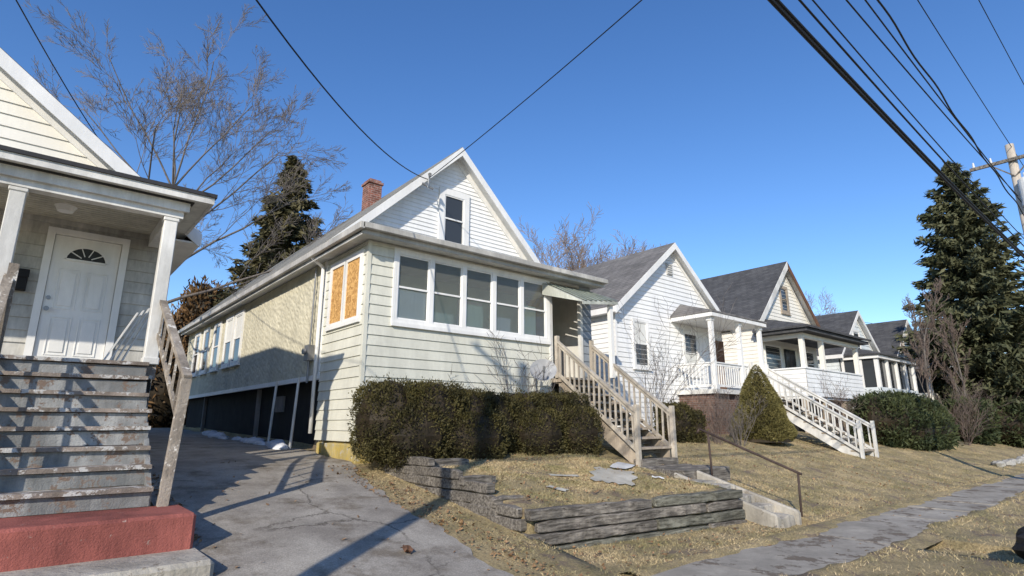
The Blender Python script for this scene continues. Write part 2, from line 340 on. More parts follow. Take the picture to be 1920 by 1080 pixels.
for b in (0,n1):
    for i in range(len(X_)-1):
        for k in range(3): ff.append((b+4*i+k,b+4*i+4+k,b+4*i+5+k,b+4*i+k+1))
np_obj('ground_edge',vv,4,[M['turf']],kind='structure',faces=ff)
# grass
def bare(x,y): return math.sin(x*1.9+math.sin(y*2.3)*1.3)*math.sin(y*2.1+math.cos(x*1.3)*1.2)+.5*math.sin(x*4.7+y*3.9)
def blades(n,xa,xb,ya,yb,h0,h1,ok=lambda x,y:True,pw=1,dz=0):
    out=[]
    X=xa+(xb-xa)*rng.random(n)**pw; Y=ya+(yb-ya)*rng.random(n); A=rng.random(n)*2*math.pi; H=h0+(h1-h0)*rng.random(n); LN=rng.normal(0,1,(n,2))*1.1
    R=rng.random(n)
    for i in range(n):
        x,y=X[i],Y[i]
        if not ok(x,y): continue
        if R[i]>.62+.5*bare(x,y): continue
        z=gz(x,y)+bumpy(x,y)*(1 if (y>4.6 and x>5.1 and not (x<9.3 and yw(x)-.2<y<yw(x)+.3)) else 0)-.004+dz; h=H[i]; wv_=.005; c,s_=math.cos(A[i])*wv_,math.sin(A[i])*wv_
        out+=[(x-c,y-s_,z),(x+c,y+s_,z),(x+LN[i,0]*h,y+LN[i,1]*h,z+h)]
    return out
okl=lambda x,y: not(y<yw(x)+.25)
G=blades(46000,5.3,9.3,5.5,9.0,.015,.042,okl)
G+=blades(11000,4.15,9.4,4.2,5.6,.012,.04,lambda x,y: y<yw(x)-.08 and x>4.35)
G+=blades(5000,4.2,5.05,5.0,9.6,.012,.04,lambda x,y:x>4.3+wob(y,1))
G+=blades(56000,10.4,32,4.25,9.3,.018,.055,pw=1.6)
G+=blades(32000,3,30,.2,2.9,.015,.05,lambda x,y:x>5.2,pw=1.5)
G+=blades(8000,5.2,30,3.95,4.3,.015,.045,lambda x,y:y>4.12-max(0,edge(x,4.1)),pw=1.5,dz=.05)+blades(8000,5.2,30,2.75,3.15,.015,.045,lambda x,y:y<2.92+max(0,edge(x,1.3)),pw=1.5,dz=.05)
G+=blades(6000,30,60,2,8,.05,.10)
np_obj('grass',G,3,[M['blade']],kind='stuff',label="dry straw coloured lawn grass on the sloping front yards",cat="grass")
C=[]
for n_,xa,xb,ya,yb in((70,1.5,4.0,4.5,11),(900,4.3,9.3,4.3,9),(260,1.42,1.62,6.8,11),(450,4.1,4.6,4.5,10),(1000,10.5,22,4.3,9.5),(350,6,20,.5,4.2)):
    for _ in range(n_):
        x=rnd.uniform(xa,xb); y=rnd.uniform(ya,yb); C.append((x,y,gz(x,y)+.03))
C=np.array(C); n=len(C); a=rng.random(n)*6.28; s_=(.012+.022*rng.random(n))
dx=np.stack([np.cos(a)*s_,np.sin(a)*s_,rng.normal(0,.008,n)],1); dy=np.stack([-np.sin(a)*s_*.6,np.cos(a)*s_*.6,rng.normal(0,.008,n)],1)
np_obj('fallen_leaves',np.stack([C-dx,C-dy,C+dx,C+dy],1).reshape(-1,3),4,[M['deadleaf']],kind='stuff',label="scattered dry brown leaves on driveway and lawn",cat="leaves")
# ---------------------------------------------------------------- house building helpers
UX=V((1,0,0)); UY=V((0,1,0))
def front(y): return (V((0,y,0)),UX,V((0,-1,0)))
def leftw(x): return (V((x,0,0)),UY,V((-1,0,0)))
def rightw(x): return (V((x,0,0)),UY,V((1,0,0)))
def lap(mb,F,z0,z1,step,ext,opens=(),t=.018,m=0):
    O,u,n=F
    def P(a,z,d): r=O+u*a+n*d; return (r.x,r.y,r.z+z)
    z=z0
    while z<z1-1e-4:
        zt=min(z+step,z1)
        cuts=sorted({z,zt}|{c for o in opens for c in (o[2],o[3]) if z<c<zt})
        for a,b in zip(cuts,cuts[1:]):
            la,ra=ext(a); lb,rb=ext(b); mid=(a+b)/2
            segs=[(la,ra,lb,rb)]
            for o in opens:
                if o[2]<mid<o[3]:
                    ns=[]
                    for (p,q,r,s_) in segs:
                        if o[0]>min(p,r) and o[1]<max(q,s_): ns+=[(p,o[0],r,o[0]),(o[1],q,o[1],s_)]
                        elif o[0]<=min(p,r) and o[1]>=max(q,s_): pass
                        elif o[0]<=min(p,r) and o[1]>min(p,r): ns+=[(o[1],q,o[1],s_)]
                        elif o[1]>=max(q,s_) and o[0]<max(q,s_): ns+=[(p,o[0],r,o[0])]
                        else: ns.append((p,q,r,s_))
                    segs=ns
            da=t*(1-(a-z)/step)+.003; db=t*(1-(b-z)/step)+.003
            for p,q,r,s_ in segs:
                if q-p<.005: continue
                k=max(1,int((q-p)/1.2)); wb=[rnd.uniform(-.003,.003) for _ in range(k+1)]
                for i in range(k):
                    f0,f1=i/k,(i+1)/k
                    A0=p+(q-p)*f0;A1=p+(q-p)*f1;B0=r+(s_-r)*f0;B1=r+(s_-r)*f1
                    mb.add([P(A0,a+wb[i],da),P(A1,a+wb[i+1],da),P(B1,b,db),P(B0,b,db)],[(0,1,2,3)],m)
                    if a==z: mb.add([P(A0,a+wb[i],0),P(A1,a+wb[i+1],0),P(A1,a+wb[i+1],da),P(A0,a+wb[i],da)],[(0,1,2,3)],m)
        z=zt
def window(parent,F,s0,s1,z0,z1,fw=.09,glass='glass_dark',frame='white',curtain=None,mid=True,proud=.05,label=None,sill=True):
    mb=MB()
    mb.lbox(F,s0-fw,s0,z0-fw,z1+fw,0,proud); mb.lbox(F,s1,s1+fw,z0-fw,z1+fw,0,proud)
    mb.lbox(F,s0,s1,z1,z1+fw,0,proud); mb.lbox(F,s0,s1,z0-fw,z0,0,proud)
    if sill: mb.lbox(F,s0-fw-.03,s1+fw+.03,z0-fw-.04,z0-fw,0,proud+.04)
    sf=.035
    mb.lbox(F,s0,s0+sf,z0,z1,.0,proud-.015); mb.lbox(F,s1-sf,s1,z0,z1,.0,proud-.015)
    mb.lbox(F,s0+sf,s1-sf,z1-sf,z1,.0,proud-.015); mb.lbox(F,s0+sf,s1-sf,z0,z0+sf,.0,proud-.015)
    if mid: mb.lbox(F,s0+sf,s1-sf,(z0+z1)/2-.02,(z0+z1)/2+.02,.0,proud-.01)
    o=mb.obj('window',[M[frame]],parent,label=label)
    mb=MB(); mb.lbox(F,s0+sf,s1-sf,z0+sf,z1-sf,.021,.024)
    mb.obj('pane',[M[glass]],o)
    if curtain:
        mb=MB(); a,b=curtain; mb.lbox(F,s0+sf,s1-sf,z0+(z1-z0)*a,z0+(z1-z0)*b-.04,.025,.027); mb.obj('blind_or_pale_panel',[M['curtain']],o)
    return o
def gable_roof(parent,X0,X1,Y0,Y1,ze,slope,ov,ovf,m,trim='white',trim2=None,th=.07,rh=.2):
    xc=(X0+X1)/2; za=ze+slope*(xc-X0); zl=ze-slope*ov; y0=Y0-ovf; y1=Y1+ovf
    mb=MB()
    mb.slab([(X0-ov,y0,zl),(xc,y0,za),(xc,y1,za),(X0-ov,y1,zl)],th)
    mb.slab([(X1+ov,y0,zl),(X1+ov,y1,zl),(xc,y1,za),(xc,y0,za)],th)
    roof=mb.obj('roof',[M[m]],parent)
    mb=MB()
    for sx,xe,mm in((1,X0-ov,0),(-1,X1+ov,1)):
        h=rh
        mb.hexa([(xe,y0-.025,zl-th-h),(xc,y0-.025,za-th-h),(xc,y0+.0,za-th-h),(xe,y0,zl-th-h),(xe,y0-.025,zl-.02),(xc,y0-.025,za-.02),(xc,y0,za-.02),(xe,y0,zl-.02)],mm)
        mb.hexa([(xe,y0,zl-th-.05),(xc,y0,za-th-.05),(xc,Y0+.0,za-th-.05),(xe,Y0,zl-th-.05),(xe,y0,zl-th-.003),(xc,y0,za-th-.003),(xc,Y0,za-th-.003),(xe,Y0,zl-th-.003)],0)
        mb.hexa([(xe+sx*ov,Y0-.05,ze-th-.25),(xc,Y0-.05,za-th-.25),(xc,Y0,za-th-.25),(xe+sx*ov,Y0,ze-th-.25),(xe+sx*ov,Y0-.05,ze-th-.05),(xc,Y0-.05,za-th-.05),(xc,Y0,za-th-.05),(xe+sx*ov,Y0,ze-th-.05)],0)
        a=xe-.02*sx
        mb.box(min(xe,a),max(xe,a),y0,y1,zl-.22,zl-.03,0)
        w_=X0-.0 if sx>0 else X1
        mb.box(min(xe,w_),max(xe,w_),y0+.01,y1,zl-.22,zl-.19,0)
    mb.obj('fascia',[M[trim],M[trim2 or trim]],parent)
    return roof,xc,za
def gable_ext(X0,X1,ze,slope):
    def f(z):
        if z<=ze: return X0,X1
        d=(z-ze)/slope; xc=(X0+X1)/2
        return min(X0+d,xc-.01),max(X1-d,xc+.01)
    return f
def gable_core(mb,X0,X1,Y0,Y1,zb,ze,slope,m=0):
    xc=(X0+X1)/2; za=ze+slope*(xc-X0)
    pts=[(X0,zb),(X1,zb),(X1,ze),(xc,za),(X0,ze)]
    a=[(x,Y0,z) for x,z in pts]; b=[(x,Y1,z) for x,z in pts]
    mb.add(a+b,[(0,1,2,3,4),(9,8,7,6,5),(0,5,6,1),(1,6,7,2),(4,9,5,0)],m)
def stairs(parent,x0,x1,yt,zt,yb,zb,n,mt,mr,ms,name='stairs',closed=False,nose=.03,sd=.34,jg=.012):
    mb=MB(); run=(yt-yb)/n; rise=(zt-zb)/n
    for i in range(n):
        z=zb+rise*(i+1); y=yb+run*i
        j=rnd.uniform(-jg,jg); k=rnd.uniform(-jg*.7,jg*.7)
        mb.hexa([(x0+j,y-nose,z-.045),(x1+j,y-nose+k,z-.045+k),(x1+j,y+run+.02,z-.045+k),(x0+j,y+run+.02,z-.045),(x0+j,y-nose,z),(x1+j,y-nose+k,z+k),(x1+j,y+run+.02,z+k),(x0+j,y+run+.02,z)],0)
        if closed: mb.box(x0+.02,x1-.02,y+.01,y+.03,z-rise,z-.046-.008,1)
        else: mb.box(x0+.06,x1-.06,y+run-.03,y+run-.005,z-rise*.0-.3*rise-.09,z-.055,1)
    for x in (x0+.03,x1-.03):
        mb.hexa([(x-.025,yb+.02,zb-.25),(x+.025,yb+.02,zb-.25),(x+.025,yt,zt-rise-sd),(x-.025,yt,zt-rise-sd),(x-.025,yb+.02,zb+rise-.06),(x+.025,yb+.02,zb+rise-.06),(x+.025,yt,zt-.06),(x-.025,yt,zt-.06)],2)
    return mb.obj(name,[M[mt],M[mr],M[ms]],parent)
def railing(parent,p,q,h,nb,m,pw=.09,bw=.035,low=.12,posts=(True,True),ext=0,name='railing',hp=None,cap=.10,m2=None):
    p=V(p);q=V(q);mb=MB();Z=V((0,0,1)); hp=hp or h
    if posts[0]: mb.beam(p,p+Z*(hp+.04),pw,pw)
    if posts[1]: mb.beam(q-Z*ext,q+Z*(hp+.08),pw,pw)
    mb.beam(p+Z*h,q+Z*h,cap,.04); mb.beam(p+Z*(h-.07),q+Z*(h-.07),.035,.08); mb.beam(p+Z*low,q+Z*low,.04,.08)
    for i in range(nb):
        t=(i+.7)/(nb+.4); r=p.lerp(q,t); jx=rnd.uniform(-.012,.012)
        mb.beam(r+Z*low+V((jx,0,0)),r+Z*(h-.05)+V((0,jx,0)),bw,bw,1 if m2 else 0)
    return mb.obj(name,[M[m],M[m2]] if m2 else [M[m]],parent)
# ---------------------------------------------------------------- MAIN HOUSE
X0,X1=4.85,11.45; YF=10.3; YG=12.2; YB=27.0
main=empty('house',(8.15,18,1.2),"pale green gabled house with enclosed porch and boarded side windows","house","houses along the street")
ze=9.05-.97*3.3; sl_=.97
roof,xc,za=gable_roof(main,X0,X1,YG,YB,ze,sl_,.35,.35,'roof_main')
mb=MB(); F=front(YG)
lap(mb,F,5.7,za-.12,.115,gable_ext(X0,X1,ze-.15,sl_),[(7.75,8.55,6.2,7.8)],t=.02)
mb.obj('gable_siding',[M['siding_white']],main)
mb=MB()
mb.box(X0+.02,X1-.02,YG+.02,YB,2.6,5.5); gable_core(mb,X0+.02,X1-.02,YG+.02,YB,5.4,ze-.1,sl_)
mb.obj('wall',[M['cream_stucco']],main,label="rough pale yellow stucco side wall")
mb=MB(); ny=190; nz=38
pts=[]
for j in range(nz+1):
    for i in range(ny+1):
        y=12.42+(YB-12.42)*i/ny; z=2.66+(5.28-2.66)*j/nz
        pts.append((X0-.01-.022*rng.random(),y,z))
mb.add(pts,[(j*(ny+1)+i,(j+1)*(ny+1)+i,(j+1)*(ny+1)+i+1,j*(ny+1)+i+1) for j in range(nz) for i in range(ny)])
mb.obj('stucco',[M['cream_stucco']],main)
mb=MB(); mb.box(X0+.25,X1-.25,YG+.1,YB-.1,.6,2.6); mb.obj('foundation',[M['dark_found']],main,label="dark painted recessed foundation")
mb=MB(); mb.box(X0-.05,X0+.02,12.42,YB,2.55,2.66); mb.box(X0-.03,X0+.02,12.36,12.5,2.56,5.28); mb.obj('trim',[M['white']],main)
for y in (17.2,23.6):
    mb=MB(); mb.box(X0+.14,X0+.24,y,y+.10,.9,2.56); mb.obj('foundation_pier',[M['found_grey']],main)
mb=MB(); mb.box(X0+.18,X0+.245,15.2,15.75,1.9,2.3); mb.obj('vent',[M['found_grey']],main)
mb=MB(); F=front(YF)
ops=[(5.47,9.80,3.62,5.15),(9.92,11.02,2.7,4.95)]
lap(mb,F,1.27,5.25,.205,lambda z:(X0,9.92) ,ops,t=.022)
F2=leftw(X0)
lap(mb,F2,1.27,5.25,.205,lambda z:(YF,12.36),[(10.52,12.08,3.62,5.05)],t=.022)
mb.lbox(F,X0-.028,X0+.05,1.25,5.25,.0,.032); mb.lbox(F2,YF+.0,YF+.05,1.25,5.25,0,.03)
mb.obj('porch_siding',[M['sage']],main,label="wide pale sage green lap siding")
mb=MB(); lap(mb,F,2.6,5.25,.205,lambda z:(11.02,X1) ,[],t=.02); mb.obj('entry_siding',[M['siding_grey']],main,label="dark grey blue siding beside the door")
mb=MB()
mb.box(X0+.01,9.9,YF+.01,YF+.1,1.3,3.6); mb.box(X0+.01,5.45,YF+.01,YF+.1,3.6,5.25); mb.box(X0+.01,X0+.1,YF+.1,12.3,1.3,3.6); mb.box(X0+.01,X0+.1,12.1,12.3,3.6,5.25); mb.box(X0+.01,X0+.1,YF+.1,10.5,3.6,5.25)
mb.box(9.82,9.92,YF+.01,YF+.1,3.6,5.2); mb.box(11.03,X1,YF+.01,YF+.1,1.3,5.2); mb.box(X1-.1,X1,YF+.1,12.2,1.3,5.2)
mb.box(X0+.01,X1-.01,YF+.02,YG,5.2,5.26)
mb.obj('porch_wall',[M['interior_white']],main)
mb=MB(); mb.box(X0+.1,X1-.1,YF+.1,YG-.01,2.6,2.72,0); mb.obj('porch_floor',[M['wood_tan']],main)
mb=MB(); mb.box(X0+.1,X1-.1,YG-.05,YG+.0,2.72,5.2,0)
for a,b,z0,z1 in ((6.2,7.1,3.3,4.8),(8.3,9.1,2.75,4.8)):
    mb.box(a,b,YG-.08,YG-.052,z0,z1,1); mb.box(a+.12,b-.12,YG-.09,YG-.082,z0+.1,z1-.12,2)
mb.obj('inner_wall',[M['interior'],M['white'],M['dark']],main)
mb=MB(); mb.box(X0+.04,9.9,YF+.06,YF+.3,.6,1.27,0); mb.box(X0+.04,X0+.3,YF+.3,12.3,.6,1.27,0); mb.box(X0-.07,X0+.9,YF-.09,YF+.05,.6,1.24,0); mb.box(X0-.07,X0+.03,YF+.05,12.1,.6,1.22,0)
mb.obj('porch_foundation',[M['yellow']],main,label="yellow stained concrete footing",bevel=.015)
n=5; wdt=(9.80-5.47)/n
for i in range(n):
    a=5.47+i*wdt; b=a+wdt; mb=MB(); f=.055
    mb.lbox(F,a,a+f,3.62,5.15,-.06,.045); mb.lbox(F,b-f,b,3.62,5.15,-.06,.045); mb.lbox(F,a+f,b-f,5.08,5.15,-.06,.045); mb.lbox(F,a+f,b-f,3.62,3.70,-.06,.045)
    g=.03
    mb.lbox(F,a+f,a+f+g,3.70,5.08,-.03,.02); mb.lbox(F,b-f-g,b-f,3.70,5.08,-.03,.02); mb.lbox(F,a+f+g,b-f-g,5.05,5.08,-.03,.02); mb.lbox(F,a+f+g,b-f-g,3.70,3.73,-.03,.02)
    mb.lbox(F,a+f+g,b-f-g,4.36,4.40,-.03,.025)
    wo=mb.obj('window',[M['white']],main,label="white framed porch window with sliding panes")
    mb=MB(); mb.lbox(F,a+f+g,b-f-g,3.73,5.05,-.006,-.003); mb.obj('pane',[M['glass']],wo)
    if i==0:
        mb=MB(); mb.lbox(F,a+f+g,b-f-g,3.73,4.34,-.06,-.04); mb.obj('blind_or_pale_panel',[M['curtain']],wo)
    if i in(1,2,3,4):
        mb=MB(); mb.lbox(F,a+f+g+.02*i,b-f-g-.03*i,3.73,(0,4.0,4.3,4.1,4.5)[i],-.22,-.20); mb.obj('blind_or_pale_panel',[M['interior'] if i!=3 else M['curtain']],wo)  # pale panels added behind the lower panes to make these windows look lighter
mb=MB(); mb.lbox(F,5.41,9.86,3.54,3.62,0,.075); mb.lbox(F,5.41,5.47,3.62,5.2,0,.05); mb.lbox(F,9.80,9.86,3.62,5.2,0,.05); mb.lbox(F,5.47,9.80,5.15,5.2,0,.05); mb.obj('window_casing',[M['white']],main)
for a,b in ((10.55,11.27),(11.33,12.05)):
    mb=MB(); f=.05
    mb.lbox(F2,a,a+f,3.66,5.02,-.02,.05); mb.lbox(F2,b-f,b,3.66,5.02,-.02,.05); mb.lbox(F2,a+f,b-f,4.96,5.02,-.02,.05); mb.lbox(F2,a+f,b-f,3.66,3.72,-.02,.05)
    wo=mb.obj('window',[M['white']],main,label="side window boarded with orange strand board")
    mb=MB(); mb.lbox(F2,a+f,b-f,3.72,4.96,.0,.025); mb.obj('board',[M['osb']],wo)
mb=MB(); mb.lbox(F2,10.47,12.13,3.58,3.66,0,.07); mb.lbox(F2,10.47,10.55,3.66,5.1,0,.045); mb.lbox(F2,12.05,12.13,3.66,5.1,0,.045); mb.lbox(F2,10.55,12.05,5.02,5.1,0,.045); mb.obj('window_casing',[M['white']],main)
mb=MB()
mb.lbox(F,9.86,9.95,2.7,5.0,-.05,.052); mb.lbox(F,10.98,11.07,2.7,5.0,-.05,.05); mb.lbox(F,9.95,10.98,4.9,5.0,-.05,.05)
mb.obj('door_frame',[M['white_old']],main)
mb=MB(); mb.box(9.97,10.02,YF+.1,YF+1.0,2.73,4.85); mb.box(10.4,10.95,YF+1.2,YF+1.25,2.73,4.8,1); dr=mb.obj('door',[M['wood_brown'],M['osb']],main,label="brown front door standing open")
mb=MB(); mb.cyl((9.95,YF+.9,3.7),(10.06,YF+.9,3.7),.03); mb.obj('handle',[M['metal']],dr)
mb=MB(); mb.box(11.09,11.2,YF-1.0,YF-.9,2.72,4.6); mb.obj('porch_post',[M['white']],main)
mb=MB(); ye=9.9; zo=5.44
A=(4.48,ye,zo);Bp=(11.62,ye,zo);C=(11.62,12.18,6.02);D=(5.2,12.18,6.02);E=(4.48,12.3,zo)
mb.slab([A,Bp,C,D],.06); mb.slab([A,D,E],.06)
mb.box(4.5,11.6,ye+.02,YG,5.26,5.36,1)
mb.obj('porch_roof',[M['roof_main'],M['soffit']],main)
mb=MB(); mb.box(4.46,11.64,ye-.12,ye+.0,5.31,5.43,0); mb.box(4.50,11.61,ye+.0,ye+.02,5.22,5.40,0); mb.box(4.40,4.50,ye-.12,YB+.3,5.28,5.42,0); mb.box(4.50,4.52,ye+.021,YB,5.2,5.36,1)
mb.box(11.61,11.65,ye+.021,12.2,5.25,5.45,1)
mb.obj('gutter',[M['gutter'],M['white_old']],main,bevel=.015)
mb=MB(); mb.cyl((4.75,12.42,1.4),(4.75,12.42,5.1),.04); mb.cyl((4.75,12.42,5.1),(4.46,12.42,5.3),.04); mb.obj('downspout',[M['white']],main,smooth=True)
mb=MB(); mb.box(4.68,4.83,12.75,13.0,3.0,3.35); mb.cyl((4.76,12.88,2.5),(4.76,12.88,3.0),.025); mb.cyl((4.76,12.88,3.35),(4.76,12.88,5.2),.02); mb.cyl((4.66,12.87,3.2),(4.6,12.87,3.2),.07); mb.obj('electric_meter',[M['metal']],main)
mb=MB(); nA=14
W0,W1=V((9.62,YF-.03,5.10)),V((11.45,YF-.03,5.10)); Q0,Q1=V((9.98,9.22,4.50)),V((11.3,9.22,4.66))
for i in range(nA):
    t0,t1=i/nA,(i+.93)/nA; dz=V((0,0,.035 if i%2 else 0))
    a,b,c,d=W0.lerp(W1,t0)+dz,W0.lerp(W1,t1)+dz,Q0.lerp(Q1,t1)+dz,Q0.lerp(Q1,t0)+dz; th=V((0,0,.015))
    mb.hexa([a,b,c,d,a+th,b+th,c+th,d+th],i%2)
mb.beam(Q0-V((0,0,.03)),Q1-V((0,0,.03)),.03,.07); mb.tri([W0,Q0,W0-V((0,0,.3))],0); mb.tri([W1,Q1,W1-V((0,0,.3))],0)
mb.obj('awning',[M['awning'],M['awning_dark']],main,label="dented ribbed aluminium door awning")
window(main,front(YG),7.82,8.46,6.32,7.66,fw=.17,frame='white',proud=.07,glass='glass_dark')
for y in (18.9,20.0,21.6,23.2,24.7):
    window(main,leftw(X0-.02),y,y+.75,3.5,5.0,fw=.1,frame='white',proud=.06,curtain=(.5,1) if y<21 else None)
mb=MB(); mb.box(7.46,7.90,16.1,16.6,8.1,9.26); mb.box(7.42,7.94,16.06,16.64,9.26,9.34); mb.box(7.48,7.88,16.12,16.58,9.34,9.42); mb.obj('chimney',[M['brick']],roof)
stairs(main,9.95,11.12,YF-.32,2.70,7.75,.92,9,'wood_tan','wood_grey','wood_tan')
mb=MB(); mb.box(9.9,11.2,YF-.36,YF-.03,2.6,2.7); mb.box(9.95,10.05,YF-.34,YF-.24,1.1,2.6); mb.box(11.05,11.15,YF-.34,YF-.24,1.1,2.6); mb.obj('landing',[M['wood_tan']],main)
railing(main,(9.9,YF-.25,2.70),(9.9,7.7,.92),.92,15,'wood_rail',ext=.3,hp=1.0)
railing(main,(11.17,YF-.25,2.70),(11.17,7.7,.92),.92,15,'wood_rail',ext=.3,hp=1.0)
for y in (13.0,14.5):
    mb=MB(); mb.cyl((4.55,y,gz(4.5,y)),(4.62,y,2.62),.03); mb.obj('steel_post',[M['white_old']],None,label="thin pale post standing against the stucco house side",cat="post",group="posts beside the house")
# ---------------------------------------------------------------- LEFT HOUSE
lh=empty('house',(-2,15,1),"white clapboard house with columned porch and worn painted steps","house","houses along the street")
LX0,LX1,LY,LP=-5.5,1.5,11.16,9.3; LZ=2.4; lsl=.76
lze=7.85-lsl*3.5
lroof,_,lza=gable_roof(lh,LX0,LX1,LY,24,lze,lsl,.4,.36,'roof_dark',th=.08)
mb=MB(); lap(mb,front(LY),LZ,4.85,.19,lambda z:(LX0,LX1),[(-.16,.92,2.4,4.62)],t=.022); mb.box(LX1-.06,LX1+.02,LY-.03,LY+.02,1,4.9)
lap(mb,rightw(LX1),1.3,5.1,.19,lambda z:(LY,24),[],t=.022)
mb.obj('wall_siding',[M['siding_old']],lh)
mb=MB(); lap(mb,front(LY),5.3,lza-.1,.2,gable_ext(LX0,LX1,lze-.12,lsl),[],t=.022); mb.obj('gable_siding',[M['siding_cream']],lh,label="cream coloured gable siding")
mb=MB(); mb.box(LX0,LX1-.02,LY+.1,24,.5,5.0); gable_core(mb,LX0+.02,LX1-.02,LY+.02,24,4.9,lze-.12,lsl); mb.obj('wall',[M['siding_old']],lh)
mb=MB(); mb.box(LX0,1.3,LP,LY,2.28,LZ,0); mb.box(LX0,1.3,LP-.03,LP,2.2,2.37,0); mb.obj('porch_floor',[M['tread']],lh)
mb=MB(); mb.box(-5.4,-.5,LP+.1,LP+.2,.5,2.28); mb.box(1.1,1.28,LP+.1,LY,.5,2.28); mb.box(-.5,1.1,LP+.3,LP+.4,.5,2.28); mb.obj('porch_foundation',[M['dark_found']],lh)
mb=MB(); y=LP-.05
while y<LY-.01:
    mb.box(LX0,1.45,y,min(y+.085,LY),4.77,4.79+.0,0); y+=.105
mb.box(LX0,1.46,LP-.2,LY,4.795,4.83,1)
mb.obj('porch_ceiling',[M['ceiling'],M['dark']],lh,label="beadboard porch ceiling")
mb=MB(); mb.box(LX0,1.36,LP-.08,LP+.1,4.56,4.765); mb.box(1.18,1.36,LP+.1,LY-.03,4.56,4.765); mb.box(LX0,1.42,LP-.14,LP-.08,4.66,4.80); mb.obj('porch_beam',[M['white_old']],lh)
mb=MB(); ye=9.0; xr=1.68; z0=4.96
mb.slab([(LX0-.3,ye,z0),(xr,ye,z0),(.75,LY-.02,5.62),(LX0,LY-.02,5.62)],.05); mb.slab([(xr,ye,z0),(xr,LY+.3,z0),(.75,LY-.02,5.62)],.05)
mb.box(LX0,xr-.02,ye+.02,LP-.14,4.81,4.84,1); mb.box(1.465,xr-.02,LP-.14,LY,4.81,4.84,1)
mb.obj('porch_roof',[M['roof_dark'],M['soffit']],lh)
mb=MB(); mb.box(LX0-.3,xr-.021,ye-.02,ye+.02,4.80,4.93,0); mb.box(xr-.02,xr+.02,ye-.02,LY+.2,4.80,4.93,0); mb.box(LX0-.3,xr+.019,ye-.05,ye-.021,4.90,4.955,1); mb.box(xr+.021,xr+.045,ye-.05,LY+.2,4.90,4.955,1)
mb.obj('gutter',[M['white_old'],M['dark_edge']],lh)
for cx in (1.22,-.50):
    mb=MB(); mb.box(cx-.085,cx+.085,LP-.06,LP+.11,LZ,4.56); mb.box(cx-.10,cx+.10,LP-.075,LP+.125,4.50,4.555); mb.box(cx-.10,cx+.10,LP-.075,LP+.125,LZ,LZ+.10)
    mb.obj('column',[M['white_old']],lh,bevel=.01)
mb=MB(); FD=front(LY)
mb.lbox(FD,-.16,-.06,2.43,4.62,0,.05); mb.lbox(FD,.82,.92,2.43,4.62,0,.05); mb.lbox(FD,-.06,.82,4.52,4.62,0,.05); mb.lbox(FD,-.16,.92,2.40,2.43,0,.10)
mb.obj('door_frame',[M['white']],lh)
mb=MB(); mb.lbox(FD,-.055,.815,2.44,4.515,-.02,.01)
for a,b in((.06,.34),(.42,.70)):
    for c,d in((2.62,3.22),(3.34,3.98)):
        mb.lbox(FD,a,a+.02,c,d,.01,.02); mb.lbox(FD,b-.02,b,c,d,.01,.02); mb.lbox(FD,a+.02,b-.02,c,c+.02,.01,.02); mb.lbox(FD,a+.02,b-.02,d-.02,d,.01,.02)
        mb.lbox(FD,a+.05,b-.05,c+.05,d-.05,.01,.024)
dr=mb.obj('door',[M['white']],lh,label="white panelled front door with fan light",bevel=.004)
mb=MB(); cx,cz,R=.38,4.14,.27
for i in range(12):
    t0,t1=math.pi*i/12,math.pi*(i+1)/12
    mb.add([(cx,LY-.018,cz),(cx+R*math.cos(t0),LY-.018,cz+R*.85*math.sin(t0)),(cx+R*math.cos(t1),LY-.018,cz+R*.85*math.sin(t1))],[(0,2,1)],0)
mb.obj('fan_light',[M['glass_dark']],dr)
mb=MB()
for i in range(12):
    t0,t1=math.pi*i/12,math.pi*(i+1)/12
    mb.beam((cx+R*math.cos(t0),LY-.022,cz+R*.85*math.sin(t0)),(cx+R*math.cos(t1),LY-.022,cz+R*.85*math.sin(t1)),.03,.03)
mb.beam((cx-R,LY-.022,cz),(cx+R,LY-.022,cz),.03,.03)
for k in (1,2,3,4): 
    t=math.pi*k/5; mb.beam((cx+.08*math.cos(t),LY-.022,cz+.08*math.sin(t)),(cx+R*math.cos(t),LY-.022,cz+R*.85*math.sin(t)),.014,.014)
mb.obj('fan_frame',[M['white']],dr)
mb=MB(); mb.cyl((.0,LY-.01,3.32),(.0,LY-.08,3.32),.018); mb.cyl((.0,LY-.06,3.32),(.0,LY-.1,3.32),.035); mb.obj('handle',[M['metal']],dr)
mb=MB(); mb.cyl((.0,LY-.01,3.5),(.0,LY-.04,3.5),.03); mb.obj('lock',[M['metal']],dr)
mb=MB(); mb.box(-.5,-.28,LY-.14,LY-.025,3.55,3.85); mb.box(-.51,-.27,LY-.16,LY-.14,3.74,3.87); mb.obj('mailbox',[M['black']],lh,bevel=.02)
mb=MB(); mb.cyl((-.0,10.4,4.69),(-.0,10.4,4.77),.10,.14,16); mb.obj('ceiling_lamp',[M['white']],lh,smooth=False)
stairs(lh,-.5,1.18,LP-.02,2.40,7.45,.74,8,'tread','step_grey','step_grey',closed=True,nose=.04,jg=.022)
mb=MB(); mb.box(-.62,1.47,6.66,7.5,.2,.735); mb.obj('step_block',[M['red']],lh,label="red painted concrete landing block",bevel=.03)
mb=MB(); mb.box(-.9,1.53,6.02,6.9,-.1,.40); mb.obj('step_block',[M['concrete']],lh,label="bare concrete bottom step block",bevel=.04)
mb=MB()
mb.beam((1.28,7.42,.72),(1.35,7.40,2.10),.10,.10); mb.beam((1.26,LP+.05,3.36),(1.35,7.34,2.12),.09,.04); mb.beam((1.26,LP+.03,2.86),(1.33,7.4,1.60),.035,.07)
mb.beam((1.26,LP+.03,3.29),(1.35,7.4,2.05),.03,.07)
